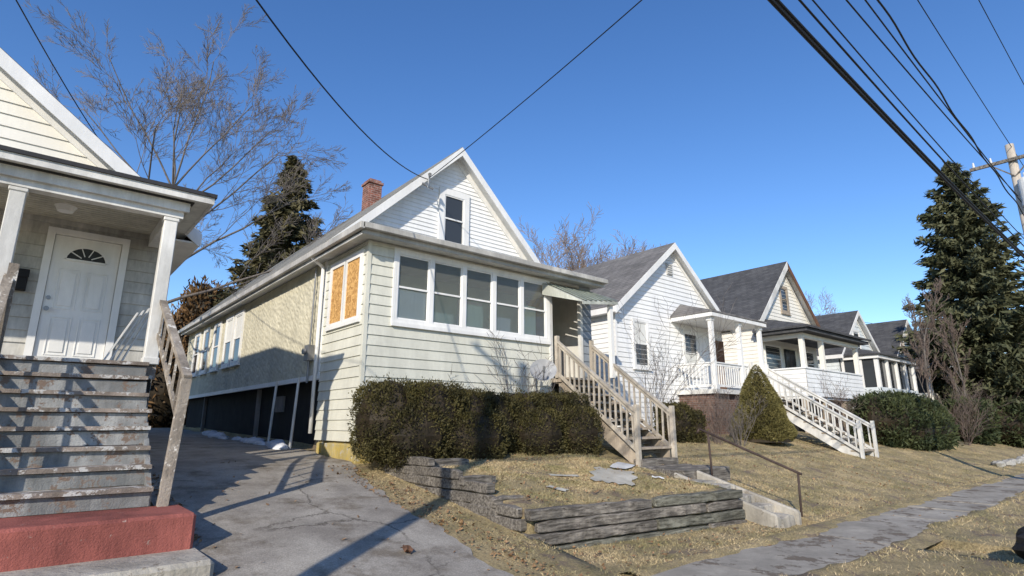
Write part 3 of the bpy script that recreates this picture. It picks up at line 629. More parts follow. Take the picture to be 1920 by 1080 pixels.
for i in range(6):
    t=(i+.6)/6.4; y=LP+(7.4-LP)*t; j=rnd.uniform(-.015,.015); mb.beam((1.26+.05*t+j,y,2.86-1.26*t),(1.26+.08*t,y+j,3.29-1.24*t),.026,.026)
mb.obj('railing',[M['wood_railb']],lh,label="rough weathered wooden hand rail")
mb=MB(); xl=-.41
mb.beam((xl,7.42,.72),(xl,7.40,2.0),.09,.09); mb.beam((xl,LP-.15,3.38),(xl,7.36,2.0),.10,.04); mb.beam((xl,LP-.2,2.5),(xl,7.4,1.15),.04,.09); mb.beam((xl+.02,LP-.18,2.3),(xl+.03,LP-.2,3.52),.10,.10)
for i in range(7):
    t=(i+.6)/7.4; y=LP-.15+(7.4-LP+.15)*t; mb.beam((xl,y,2.5-1.35*t),(xl,y,3.34-1.36*t),.03,.03)
mb.obj('railing',[M['wood_railb']],lh)
for i in range(4):
    mb=MB(); x=.93+i*.075; mb.beam((x-.22,9.85+i*.05,2.42),(x+.12,9.95+i*.05,3.2+.05*i),.02,.13,up=(0,1,0)); mb.obj('plank',[M['white_old']],None,label="loose white siding plank leaning on the porch rail",cat="plank",group="loose planks on the porch")
# ---------------------------------------------------------------- HOUSE 2
h2=empty('house',(17.7,17,1.2),"white clapboard cottage with grey shingle roof and railed porch","house","houses along the street")
a0,a1=14.4,21.0; zap=8.23; s2=.80; z2=zap-s2*3.3
gable_roof(h2,a0,a1,11.9,24,z2,s2,.3,.3,'roof_grey')
mb=MB(); lap(mb,front(11.9),1.5,zap-.12,.16,gable_ext(a0,a1,z2-.12,s2),[],t=.022); lap(mb,leftw(a0),1.5,z2-.2,.16,lambda z:(11.9,24),[],t=.022)
mb.box(a0-.03,a0+.05,11.86,11.9,1.5,z2-.2); mb.obj('wall_siding',[M['siding_white']],h2)
mb=MB(); mb.box(a0+.01,a1,11.91,24,1.0,5.0); gable_core(mb,a0+.01,a1-.01,11.91,24,4.9,z2-.12,s2); mb.obj('wall',[M['siding_white']],h2)
window(h2,front(11.9),15.35,16.05,3.5,5.0,fw=.1,proud=.06,curtain=(.5,1))
window(h2,front(11.9),18.3,19.1,3.4,4.9,fw=.1,proud=.06,curtain=(.0,.5))
mb=MB(); mb.box(17.45,17.8,11.84,11.88,7.0,7.45); 
for k in range(5): mb.box(17.48,17.77,11.81,11.84,7.03+k*.085,7.06+k*.085)
mb.obj('gable_vent',[M['white_old']],h2)
mb=MB(); mb.slab([(17.5,10.2,5.42),(21.4,10.2,5.42),(21.0,11.88,5.95),(18.2,11.88,5.95)],.06); mb.slab([(17.5,10.2,5.42),(18.2,11.88,5.95),(17.5,11.88,5.42)],.06); mb.slab([(21.4,10.2,5.42),(21.4,11.88,5.42),(21.0,11.88,5.95)],.06)
mb.box(17.52,21.38,10.22,11.85,5.22,5.35,1); mb.obj('porch_roof',[M['roof_grey'],M['white']],h2)
for cx in (17.75,19.6,21.15):
    mb=MB(); mb.box(cx-.07,cx+.07,10.36,10.50,2.75,5.22); mb.box(cx-.10,cx+.10,10.33,10.53,5.1,5.215); mb.box(cx-.10,cx+.10,10.33,10.53,2.75,2.9); mb.obj('column',[M['white']],h2)
mb=MB(); mb.box(17.6,21.3,10.3,11.85,2.6,2.75); mb.obj('porch_floor',[M['white_old']],h2)
mb=MB(); mb.box(17.7,21.2,10.5,11.85,.9,2.6); mb.obj('porch_foundation',[M['brick_dull']],h2)
railing(h2,(17.72,11.8,2.75),(17.72,10.42,2.75),.9,9,'white',posts=(False,False)); railing(h2,(17.75,10.42,2.75),(19.4,10.42,2.75),.9,11,'white',posts=(False,False)); railing(h2,(19.4,10.42,2.75),(20.05,10.42,2.75),.9,4,'white',posts=(False,True))
mb=MB(); mb.box(20.15,20.95,11.82,11.88,2.76,4.8); dr=mb.obj('door',[M['wood_brown']],h2); mb=MB(); mb.cyl((20.25,11.82,3.7),(20.25,11.74,3.7),.03); mb.obj('handle',[M['metal']],dr)
stairs(h2,20.1,21.2,10.3,2.75,7.05,.62,12,'wood_tan','wood_tan','white_old',sd=.16)
railing(h2,(20.05,10.3,2.75),(20.05,7.0,.62),.92,16,'white_old',ext=.2,hp=1.0); railing(h2,(21.25,10.3,2.75),(21.25,7.0,.62),.92,16,'white_old',ext=.2,hp=1.0)
# ---------------------------------------------------------------- HOUSE 3
h3=empty('house',(26.9,18,1.2),"white gabled house with dark roof and raised balcony porch","house","houses along the street")
a0,a1=23.95,29.9; zap=9.2; s3=.98; z3=zap-s3*(a1-a0)/2
gable_roof(h3,a0,a1,11.9,25,z3,s3,.3,.35,'roof_dark',trim='white_old',trim2='wood_brown',rh=.30)
mb=MB(); lap(mb,front(11.9),1.5,zap-.12,.17,gable_ext(a0,a1,z3-.12,s3),[],t=.022); lap(mb,leftw(a0),1.5,z3-.2,.17,lambda z:(11.9,25),[],t=.022); mb.obj('wall_siding',[M['siding_cream']],h3)
mb=MB(); mb.box(a0+.01,a1,11.91,25,1.0,5.0); gable_core(mb,a0+.01,a1-.01,11.91,25,4.9,z3-.12,s3); mb.obj('wall',[M['siding_white']],h3)
window(h3,front(11.9),26.6,27.2,6.8,7.9,fw=.13,proud=.06,frame='wood_tan')
mb=MB(); mb.slab([(23.5,9.55,5.50),(30.4,9.55,5.50),(29.9,11.88,6.15),(24.4,11.88,6.15)],.09); mb.slab([(23.5,9.55,5.50),(24.4,11.88,6.15),(23.5,11.88,5.50)],.09)
mb.box(23.6,30.3,9.65,11.85,5.27,5.40,0); mb.obj('porch_roof',[M['roof_dark'],M['white_old']],h3)
mb=MB(); mb.box(24.0,30.0,10.02,10.2,5.08,5.265); mb.box(24.0,24.16,10.2,11.85,5.08,5.265); mb.obj('porch_beam',[M['siding_cream']],h3)
for cx in (24.12,26.0,29.85):
    mb=MB(); mb.box(cx-.1,cx+.1,10.05,10.22,3.86,5.08); mb.obj('column',[M['siding_cream']],h3)
mb=MB(); lap(mb,front(10.05),2.7,3.8,.18,lambda z:(24.0,30.0),[],t=.02); lap(mb,leftw(24.0),2.7,3.8,.18,lambda z:(10.05,11.9),[],t=.02); mb.box(23.95,30.05,10.0,10.2,3.8,3.86); mb.box(23.95,24.1,10.2,11.9,3.8,3.86); mb.box(24.02,30,10.12,11.9,2.6,2.75); mb.box(24.02,30,10.07,10.12,2.7,3.8); mb.box(24.02,24.07,10.12,11.9,2.75,3.8)
mb.obj('porch_parapet',[M['siding_white']],h3)
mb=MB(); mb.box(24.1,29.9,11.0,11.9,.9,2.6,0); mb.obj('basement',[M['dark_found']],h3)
for cx in (24.1,26.0,28.0,29.9):
    mb=MB(); mb.box(cx-.1,cx+.1,10.15,10.35,.9,2.6); mb.obj('pier',[M['wood_tan']],h3)
mb=MB(); mb.box(26.5,27.4,10.9,10.98,1.1,2.55); mb.obj('basement_door',[M['wood_brown']],h3)
window(h3,front(11.9),24.5,25.9,3.85,5.0,fw=.06,proud=.05); window(h3,front(11.9),27.8,29.4,3.85,5.0,fw=.06,proud=.05)
mb=MB(); mb.box(26.3,27.3,11.82,11.88,2.76,4.95); dr=mb.obj('door',[M['glass_dark']],h3)
def far_house(xa,xb,zap,s,wall,roofm,label,yf=11.9,porch=True):
    cx=(xa+xb)/2; h=empty('house',(cx,18,1.2),label,"house","houses along the street"); z_=zap-s*(xb-xa)/2
    gable_roof(h,xa,xb,yf,24,z_,s,.3,.3,roofm)
    mb=MB(); lap(mb,front(yf),1.4,zap-.12,.2,gable_ext(xa,xb,z_-.12,s),[],t=.025); lap(mb,leftw(xa),1.4,z_-.2,.2,lambda z:(yf,24),[],t=.025); mb.obj('wall_siding',[M[wall]],h)
    mb=MB(); mb.box(xa+.01,xb,yf+.01,24,.9,z_-.2); gable_core(mb,xa+.01,xb-.01,yf+.01,24,z_-.3,z_-.12,s); mb.obj('wall',[M[wall]],h)
    window(h,front(yf),cx-.4,cx+.4,zap-2.4,zap-1.2,fw=.1,proud=.05)
    if porch:
        mb=MB(); mb.slab([(xa-.2,yf-2,5.1),(xb+.2,yf-2,5.1),(xb-.3,yf-.02,5.7),(xa+.5,yf-.02,5.7)],.08); mb.slab([(xa-.2,yf-2,5.1),(xa+.5,yf-.02,5.7),(xa-.2,yf-.02,5.1)],.08); mb.box(xa-.1,xb+.1,yf-1.9,yf-.1,4.85,5.02,1); mb.obj('porch_roof',[M[roofm],M['white']],h)
        mb=MB(); lap(mb,front(yf-1.8),1.0,3.4,.2,lambda z:(xa,xb),[],t=.02); lap(mb,leftw(xa),1.0,3.4,.2,lambda z:(yf-1.8,yf),[],t=.02); mb.box(xa+.01,xb,yf-1.79,yf,1.0,3.39); mb.obj('porch_wall',[M[wall]],h)
        k=4
        for i in range(k+1):
            c=xa+.1+(xb-xa-.2)*i/k; mb=MB(); mb.box(c-.09,c+.09,yf-1.8,yf-1.62,3.4,4.85); mb.obj('column',[M['white']],h)
        mb=MB(); mb.box(xa+.1,xb-.1,yf-1.68,yf-1.66,3.4,4.85); mb.obj('porch_glazing',[M['glass_dark']],h)
        mb=MB(); mb.box(xa+.04,xa+.06,yf-1.6,yf,3.4,4.85); mb.obj('side_glazing',[M['glass_dark']],h)
        for yy in (yf-1.0,yf-.15):
            mb=MB(); mb.box(xa,xa+.15,yy-.07,yy+.07,3.4,4.85); mb.obj('column',[M['white']],h)
far_house(32.6,38.4,7.9,.85,'siding_blue','roof_dark',"pale blue house with dark roof and glazed front porch")
far_house(41.2,47.2,8.4,.85,'siding_cream','roof_dark',"small cream house with dark shingle roof behind bare trees")
far_house(50.5,57,8.2,.85,'siding_old','roof_grey',"dirty white house with grey roof far along the street")
far_house(60,66.5,8.6,.9,'siding_old','roof_dark',"white house with dark roof far along the street")
far_house(70,77,8.2,.9,'siding_old','roof_grey',"grey white house with grey roof down the street")
far_house(80,87,8.8,.9,'siding_grey','roof_dark',"blue grey house with dark roof down the street")
# ---------------------------------------------------------------- retaining wall of timbers
rw=empty('retaining_wall',(5.1,5.5,.0),"weathered grey timber retaining wall stepping up beside the driveway","retaining wall")
def timber(x0,y0,x1,y1,z0,w=.15,h=.15,m='wood_grey'):
    mb=MB(); r=rnd.uniform
    p=V((x0+r(-.03,.03),y0+r(-.02,.02),z0+h/2)); q=V((x1+r(-.03,.03),y1+r(-.02,.02),z0+h/2+r(-.018,.018)))
    k=max(5,int((q-p).length/.16)); d=(q-p).normalized(); a=d.cross(V((0,0,1))).normalized()
    rings=[]
    for i in range(k+1):
        c=p.lerp(q,i/k)+a*r(-.008,.008)+V((0,0,r(-.005,.005))); ww=w/2+r(-.016,.006); hh=h/2-.008; e=.72 if i in(0,k) and r(0,1)<.6 else 1
        j=[r(-.010,.006) for _ in range(4)]
        rings.append([c-a*(ww*e+j[0])-V((0,0,hh)),c+a*(ww*e+j[1])-V((0,0,hh)),c+a*(ww*e+j[2])+V((0,0,hh*e+j[3])),c-a*(ww*e+j[3])+V((0,0,hh*e+j[0]))])
    vs=[v for R in rings for v in R]; fs=[(0,1,2,3),tuple(4*k+i for i in(3,2,1,0))]
    for i in range(k):
        for j in range(4): fs.append((4*i+j,4*i+4+j,4*i+4+(j+1)%4,4*i+(j+1)%4))
    mb.add(vs,fs); return mb.obj('timber',[M[m]],rw,bevel=.012)
for L_ in range(4):
    z=-.04+.15*L_; off=.02*L_
    if L_%2: timber(5.0,yw(5)+.0+off,7.2,yw(7.2)+.0+off,z); timber(7.25,yw(7.2)+.0+off,9.28,yw(9.3)+.0+off,z,m='wood_green')
    else: timber(5.15,yw(5)+.0+off,8.3,yw(8.3)+.0+off,z,m='wood_green' if L_==0 else 'wood_grey'); timber(8.36,yw(8.3)+.0+off,9.25,yw(9.3)+.0+off,z)
for (ya,yb,z0,n_) in ((5.66,6.9,.12,3),(6.3,7.9,.36,3),(7.0,8.7,.50,3),(7.8,9.5,.64,3)):
    for k in range(n_): timber(5.06-.0*k,ya+.1*k,5.06,yb,z0+.15*k)
for (xa,xb,y,z) in ((4.99,5.5,6.35,.50),(4.98,5.6,7.1,.72),(4.98,5.9,8.2,.90),(4.97,5.9,9.3,1.0)): timber(xa,y,xb,y,z)
# ---------------------------------------------------------------- concrete steps & path
cs=empty('concrete_steps',(9.8,5.2,0),"short flight of crumbling concrete steps beside the retaining wall","steps")
def rough_block(mb,x0,x1,y0,y1,z0,z1,j=.045,nx_=7):
    r=rnd.uniform
    F_=[(x0+(x1-x0)*i/nx_) for i in range(nx_+1)]
    vs=[]
    for x in F_:
        a=r(-j,j);b=r(-j*.6,j*.3)
        vs+= [(x,y0+a,z0),(x,y0+a*.6+abs(b),z1+b),(x,y1,z1),(x,y1,z0)]
    fs=[(0,1,2,3),tuple(4*nx_+i for i in(3,2,1,0))]
    for i in range(nx_):
        for k in range(4): fs.append((4*i+k,4*i+4+k,4*i+4+(k+1)%4,4*i+(k+1)%4))
    mb.add(vs,fs)
for i in range(4):
    mb=MB(); rough_block(mb,9.47,10.06,4.66+.33*i,4.66+.33*i+(.33 if i<3 else .6),-.15,.14+.13*i); mb.obj('step',[M['concrete']],cs,bevel=.015)
for x in (9.33,10.07):
    mb=MB(); mb.hexa([(x,4.62,-.1),(x+.14,4.62,-.1),(x+.14,6.5,-.1),(x,6.5,-.1),(x,4.62,.20),(x+.14,4.62,.18),(x+.14,6.5,.72),(x,6.5,.74)]); mb.obj('cheek_wall',[M['concrete']],cs,bevel=.03)
mb=MB(); 
for k in range(5): mb.box(9.7,11.35,6.5+k*.22,6.5+k*.22+.205,.45,.74+rnd.uniform(-.01,.01))
mb.box(9.9,11.2,7.62,7.85,.6,.88); mb.obj('timber_landing',[M['wood_grey']],None,label="low grey timber landing at the foot of the porch stairs",cat="landing",bevel=.015)
strip2=MB(); strip2.box(9.5,10.05,6.05,6.49,.40,.57); strip2.obj('path',M['concrete'],loc=(10,6.3,.3),kind='structure')
hr=empty('handrail',(10.35,5.5,0),"bent black iron handrail beside the concrete steps","handrail")
mb=MB(); mb.cyl((10.33,4.68,.0),(10.33,4.66,.76),.02); mb.cyl((10.33,4.60,.76),(10.33,6.5,1.5),.022); mb.cyl((10.33,6.3,.5),(10.33,6.32,1.42),.02); mb.cyl((10.33,6.5,1.5),(10.33,6.57,1.42),.022)
mb.obj('rail',[M['rust']],hr,smooth=True)
# ---------------------------------------------------------------- foliage builders
def leafquads(C,L,W,droop=None,dirs=None):
    n=len(C); C=np.asarray(C); 
    if dirs is None: d=rng.normal(size=(n,3)); 
    else: d=dirs+rng.normal(size=(n,3))*.45
    d/=np.linalg.norm(d,axis=1)[:,None]+1e-9
    r=rng.normal(size=(n,3)); a=np.cross(d,r); a/=np.linalg.norm(a,axis=1)[:,None]+1e-9
    l=(L*(.6+.8*rng.random(n)))[:,None]*.5; w_=(W*(.6+.8*rng.random(n)))[:,None]*.5
    v=np.stack([C-d*l,C-d*l*.1+a*w_,C+d*l,C-d*l*.1-a*w_],axis=1); return v.reshape(-1,3)
def segmesh(segs,n=3):
    S=np.array([(*p,*q,r0,r1) for p,q,r0,r1 in segs]); P=S[:,:3];Q=S[:,3:6];d=Q-P; d/=np.linalg.norm(d,axis=1)[:,None]+1e-9
    u=np.where(np.abs(d[:,2:3])<.9,np.array([[0,0,1.]]),np.array([[1.,0,0]])); a=np.cross(d,u); a/=np.linalg.norm(a,axis=1)[:,None]; b=np.cross(d,a)
    V_=[]
    for C,r in((P,S[:,6]),(Q,S[:,7])):
        for i in range(n):
            t=2*math.pi*i/n; V_.append(C+(a*math.cos(t)+b*math.sin(t))*r[:,None])
    V_=np.stack(V_,axis=1); m=len(S); base=(np.arange(m)*2*n)[:,None]
    F_=np.concatenate([base+np.array([[i,(i+1)%n,n+(i+1)%n,n+i]]) for i in range(n)],axis=0)
    return V_.reshape(-1,3),F_
def grow(S,p,d,L,r,lev,mx,rt,spread,up,rmin,fork0=2,jit=.10):
    n=6 if lev==0 else (5 if lev<3 else 4)
    if lev==mx: n=2
    for i in range(n):
        j=V((rnd.gauss(0,1),rnd.gauss(0,1),rnd.gauss(0,1)))*(.06 if lev==0 else jit)
        d=(d+j+V((0,0,up if lev else .05))).normalized(); q=p+d*(L/n); r2=max(rmin,r*(1-.6/n)) if lev==0 else max(rmin,r*(1-.8/n))
        S[0 if lev<2 else 1].append((tuple(p),tuple(q),r,r2))
        if lev<mx and i>=(fork0 if lev==0 else 1 if lev<2 else 0):
            k=2 if (lev==0 or rnd.random()<.3) else 1
            for c in range(k):
                ax=d.cross(V((rnd.gauss(0,1),rnd.gauss(0,1),rnd.gauss(0,1)))).normalized()
                nd=Matrix.Rotation(math.radians(rnd.uniform(spread*.6,spread*1.3)),3,ax)@d
                grow(S,q,nd,L*rt*rnd.uniform(.75,1.2)*(1-.3*i/n),max(rmin,r2*(.55 if lev else .5)),lev+1,mx,rt,spread,up,rmin,jit=jit)
        p,r=q,r2
def bare_tree(x,y,h,label,r=.2,mx=4,rt=.55,spread=42,up=.08,rmin=.008,mt='bark',mtw='twig',name='bare_tree',z=None,cat='tree',group=None,fork0=2,lean=(0,0),k_=.72):
    z=gz(x,y)-.1 if z is None else z
    S=([],[]); grow(S,V((x,y,z)),V((lean[0],lean[1],1)).normalized(),h*k_,r,0,mx,rt,spread,up,rmin,fork0)
    t=empty(name,(x,y,z),label,cat,group)
    v,f=segmesh(S[0],7); np_obj('trunk',v,4,[M[mt]],t,faces=f,smooth=True)
    v,f=segmesh(S[1],3); np_obj('crown',v,4,[M[mtw]],t,faces=f)
    return t
def maple(x,y,z,label):
    S=([],[]); p=V((x,y,z)); d=V((.03,0,1)); r=.24; pts=[]
    for i in range(8):
        q=p+(d+V((rnd.gauss(0,.04),rnd.gauss(0,.04),0))).normalized()*1.05; r2=r*.88; S[0].append((tuple(p),tuple(q),r,r2)); pts.append((q,r2)); p,r=q,r2
    # toward the right / left of the street view the crown is widest
    limbs=[(3,-50,68,1.0),(3,140,62,.9),(4,-20,60,1.0),(4,165,60,1.0),(4,60,50,.9),(5,-45,52,1.0),(5,120,52,1.0),(5,230,46,.9),(6,-30,40,1.0),(6,150,42,1.0),(6,50,38,.9),(6,280,34,.9),(7,-10,24,.95),(7,170,24,.95),(7,90,22,.9),(7,300,12,.95)]
    for (i,az,tilt,k) in limbs:
        q,rr=pts[i]; a=math.radians(az+rnd.uniform(-12,12)); t=math.radians(tilt+rnd.uniform(-4,4))
        dd=V((math.sin(t)*math.cos(a),math.sin(t)*math.sin(a),math.cos(t)))
        grow(S,q,dd,4.9*k+rnd.uniform(-.3,.4),rr*.42,1,5,.50,34,.035,.0055,jit=.08)
    t=empty('bare_tree',(x,y,z),label,'tree')
    v,f=segmesh(S[0],7); np_obj('trunk',v,4,[M['bark']],t,faces=f,smooth=True)
    v,f=segmesh(S[1],3); np_obj('crown',v,4,[M['twig']],t,faces=f)
def conifer(x,y,h,R,label,mt,z=None,n_lev=34,clear=.06,dens=1.0,name='spruce_tree',ragged=.25,ls=.34,nb0=12,pw=.82):
    z=gz(x,y)-.1 if z is None else z
    t=empty(name,(x,y,z),label,'tree')
    segs=[((x,y,z),(x,y,z+h*.5),R*.07,R*.04),((x,y,z+h*.5),(x,y,z+h),R*.04,.015)]; C=[];D=[]
    for i in range(n_lev):
        tt=i/n_lev; zz=z+h*(clear+(1-clear)*tt)
        Lm=R*(1-tt)**pw*(1 if tt>.08 else .8)+.12; nb=max(6,int(nb0*(1-tt*.4)))
        for k in range(nb):
            a=rnd.uniform(0,2*math.pi); L_=Lm*rnd.uniform(1-ragged*1.6,1+ragged*.5); dz=rnd.uniform(-.25,.15)
            ex=V((math.cos(a),math.sin(a),0)); droop=rnd.uniform(.1,.35)*(1-tt)
            q=V((x,y,zz+dz))
            prev=q; ns=max(3,int(L_/.28))
            for s_ in range(1,ns+1):
                f=s_/ns; pt=V((x,y,zz+dz))+ex*(L_*f)+V((0,0,-droop*L_*f+ .22*L_*f*f))
                segs.append((tuple(prev),tuple(pt),.02*(1-f)+.008,.02*(1-f)+.006)); prev=pt
                m_=int((4+7*f)*dens)
                for _ in range(m_):
                    o=V((rnd.gauss(0,.16),rnd.gauss(0,.16),rnd.gauss(-.09,.11)))*(.5+.6*(1-tt)); C.append(tuple(pt+o)); D.append((ex.x*.8,ex.y*.8,-.2))
    v,f=segmesh(segs,4); np_obj('trunk',v,4,[M['bark']],t,faces=f)
    np_obj('crown',leafquads(np.array(C),ls,ls*.26,dirs=np.array(D)),4,[M[mt]],t)
    return t
def bush(name,lumps,n,label,mt,ls=.055,lw=.02,cat='bush',core='yew_core',stray=.25,group=None):
    lumps=np.array(lumps); c0=lumps[:,:3].mean(0); t=empty(name,(c0[0],c0[1],gz(c0[0],c0[1])),label,cat,group)
    area=(lumps[:,3]*lumps[:,4]+lumps[:,4]*lumps[:,5]+lumps[:,3]*lumps[:,5]); pr=area/area.sum(); idx=rng.choice(len(lumps),n,p=pr)
    d=rng.normal(size=(n,3)); d/=np.linalg.norm(d,axis=1)[:,None]
    q=np.sign(d)*np.abs(d)**.65; q/=np.max([np.linalg.norm(q,axis=1)**1.0,np.full(n,.01)],axis=0)[:,None]
    boxy=1+.16*(1-np.abs(np.abs(d)**2-.34).sum(1)/1.0); boxy=np.clip(boxy,.95,1.14)
    nz_=1+.09*np.sin(q[:,0]*9+idx)*np.sin(q[:,1]*8+idx*2)*np.cos(q[:,2]*7+idx)+.06*np.sin(q[:,0]*23+idx*3)*np.sin(q[:,2]*21)
    rad=(1-.20*rng.random(n)**1.8+.05*rng.exponential(.8,n)*(rng.random(n)<stray))*nz_*boxy
    C=lumps[idx,:3]+q*lumps[idx,3:6]*rad[:,None]
    inside=np.zeros(n,bool)
    for k,l in enumerate(lumps):
        e=(((C-l[:3])/l[3:6])**2).sum(1); inside|=(e<.6)&(idx!=k)
    gzv=np.array([gz(a,b) for a,b in C[:,:2]]); ok=(~inside)&(C[:,2]>gzv-.02); C=C[ok]; q=q[ok]
    np_obj('leaves',leafquads(C,ls,lw,dirs=q*.7+np.array([0,0,.3])),4,[M[mt]],t)
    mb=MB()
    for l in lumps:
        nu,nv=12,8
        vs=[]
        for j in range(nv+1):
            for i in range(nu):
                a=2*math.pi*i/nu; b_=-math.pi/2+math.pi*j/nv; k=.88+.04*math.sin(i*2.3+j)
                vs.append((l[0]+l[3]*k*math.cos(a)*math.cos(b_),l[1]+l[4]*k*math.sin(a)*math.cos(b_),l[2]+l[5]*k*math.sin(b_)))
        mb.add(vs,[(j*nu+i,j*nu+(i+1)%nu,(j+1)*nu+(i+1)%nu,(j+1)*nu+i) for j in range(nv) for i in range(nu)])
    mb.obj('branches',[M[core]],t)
    return t
L1=[(4.95,9.35,1.66,.62,.65,.78),(5.7,9.2,1.66,.75,.62,.78),(6.5,9.25,1.62,.75,.62,.72),(7.2,9.3,1.58,.6,.55,.70),(5.3,9.0,1.40,.7,.5,.6),(6.5,8.9,1.35,.8,.45,.55),(6.1,9.3,1.75,.9,.5,.55)]
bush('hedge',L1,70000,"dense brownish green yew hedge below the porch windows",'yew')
L2=[(8.0,9.3,1.58,.6,.6,.74),(8.75,9.25,1.60,.65,.62,.74),(9.35,9.2,1.60,.45,.6,.78),(8.2,8.95,1.38,.7,.5,.6),(9.2,8.75,1.42,.55,.45,.62),(7.65,9.3,1.45,.4,.5,.60),(8.6,9.3,1.8,.8,.45,.5)]
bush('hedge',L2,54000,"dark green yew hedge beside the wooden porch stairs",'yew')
def cone_bush(x,y,h,r,label,mt,n=34000):
    z=gz(x,y); t=empty('dwarf_spruce',(x,y,z),label,'tree')
    f=1-np.sqrt(rng.random(n)); prof=r*np.minimum(1,(1-f)**.72*1.03)*np.minimum(1,.8+f*2); a=rng.random(n)*2*math.pi; k=1-.2*rng.random(n)**2+.06*np.sin(a*5+f*14)
    C=np.stack([x+prof*k*np.cos(a),y+prof*k*np.sin(a),z+.03+f*h],1); D=np.stack([np.cos(a),np.sin(a),np.full(n,.6)],1)
    np_obj('crown',leafquads(C,.075,.025,dirs=D),4,[M[mt]],t)
    mb=MB(); mb.cyl((x,y,z),(x,y,z+h*.9),r*.85,.05,12); mb.cyl((x,y,z-.1),(x,y,z+.1),.06,.06,8); mb.obj('trunk',[M['yew_core']],t)
cone_bush(18.0,9.1,2.4,1.0,"light green cone shaped dwarf spruce on the lawn",'alberta')
bush('juniper_bush',[(26.0,8.2,1.7,1.3,1.1,1.1),(27.8,8.4,1.75,1.5,1.2,1.25),(29.6,8.3,1.7,1.4,1.2,1.15),(31,8.2,1.6,1.2,1,1.0),(27,7.6,1.3,1.4,.9,.8),(29,7.5,1.3,1.6,.9,.8)],34000,"wide dark green juniper bush on the front lawn",'juniper',.17,.05,stray=.6)
bush('evergreen_shrub',[(14.0,9.6,1.6,.55,.5,.65),(14.6,9.5,1.5,.45,.45,.55)],9000,"small dark evergreen shrub beside the white cottage",'yew',.07,.03)
for (x,y,s_) in ((36.5,7.8,1.2),(40.5,6.8,1.3),(46,7.2,1.5),(52,6.5,1.6),(60,6.8,1.8)):
    bush('dark_shrub',[(x,y,gz(x,y)+.8*s_,1.4*s_,1.1*s_,1.0*s_),(x+1.6*s_,y+.3,gz(x,y)+.7*s_,1.2*s_,1.0*s_,.9*s_)],9000,"dark evergreen shrub by the street",'juniper',.24,.07,stray=.7,group="dark shrubs along the street")
bush('cedar_bush',[(5.2,32,4,1.7,1.7,3.2),(4.6,31,3,1.5,1.5,2.4),(6.3,32,5.5,1.3,1.3,3.4)],12000,"rusty brown cedar behind the driveway",'brownleaf',.32,.1,cat='tree',stray=.7)
bush('cedar_bush',[(30.5,29,8.0,1.8,1.6,4.0),(33.5,29.5,7.6,1.8,1.6,4.2),(36.5,29.5,7.2,1.6,1.6,4.4)],15000,"rusty brown evergreen rising behind the house roofs",'brownleaf',.36,.1,cat='tree',stray=.8)
conifer(9.35,30,14.6,3.7,"tall dark spruce tree behind the green house",'conifer_far',z=1.5,n_lev=50,ls=.45,dens=1.4,nb0=16)
conifer(43.0,7.6,17.4,4.5,"tall dark spruce tree towering over the street",'conifer',n_lev=54,clear=.12,ls=.5,dens=1.35,nb0=14,ragged=.3,pw=.75)
maple(2.75,22,1.2,"tall leafless maple tree rising behind the white house")
for (x,y,h) in ((29.5,30,15),(32,32,16),(34,30,15.5),(36.5,31,16.5),(39,32,16.5),(41.5,31,15.5),(44,33,15.5),(47,31,14.5),(50,31,14.5),(54,32,14.5),(60,32,14.5),(73,32,17),(78,31,16)):
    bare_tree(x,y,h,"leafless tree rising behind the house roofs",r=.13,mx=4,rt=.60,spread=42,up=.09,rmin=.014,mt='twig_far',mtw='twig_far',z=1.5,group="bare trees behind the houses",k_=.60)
for (x,y,h) in ((34.5,8.6,7.0),(38.5,8.0,6.5),(48,7,8),(53,7.5,8.5),(60,8,9)):
    bare_tree(x,y,h,"slender leafless tree in a front yard",r=.07,mx=4,rt=.48,spread=30,up=.16,rmin=.008,mtw='twig_red',group="bare trees in front yards",fork0=1)
def shrub(x,y,h,n,label,mt='twig_red',spread=.5):
    z=gz(x,y)-.03; S=([],[])
    for i in range(n):
        a=rnd.uniform(0,6.28); s_=rnd.uniform(.1,spread); grow(S,V((x+.12*math.cos(a),y+.12*math.sin(a),z)),V((math.cos(a)*s_,math.sin(a)*s_,1)).normalized(),h*rnd.uniform(.6,1),.012,2,4,.45,35,.06,.004,jit=.13)
    t=empty('bare_shrub',(x,y,z),label,'shrub'); v,f=segmesh(S[1],3); np_obj('branches',v,4,[M[mt]],t,faces=f)
shrub(15.3,9.1,1.4,13,"tangled leafless shrub beside the lawn"); shrub(16.2,8.9,1.3,12,"tangled leafless shrub beside the lawn",'twig')
shrub(19.3,9.9,1.4,12,"tangled leafless shrub beside the porch",'twig')
shrub(8.3,9.75,2.4,8,"thin leafless twigs growing out of the hedge",'twig',.7)
shrub(14.7,10.8,3.6,8,"tall leafless shrub against the white cottage",'twig',.5)
shrub(24,9,2.0,12,"leafless shrub near the raised porch")
for x in (34,36,38,40.5,42.5,45,48,51,55): shrub(x,rnd.uniform(6.2,8.2),rnd.uniform(2.0,3.2),14,"tangled leafless shrub thicket along the street",'twig_red',.6)
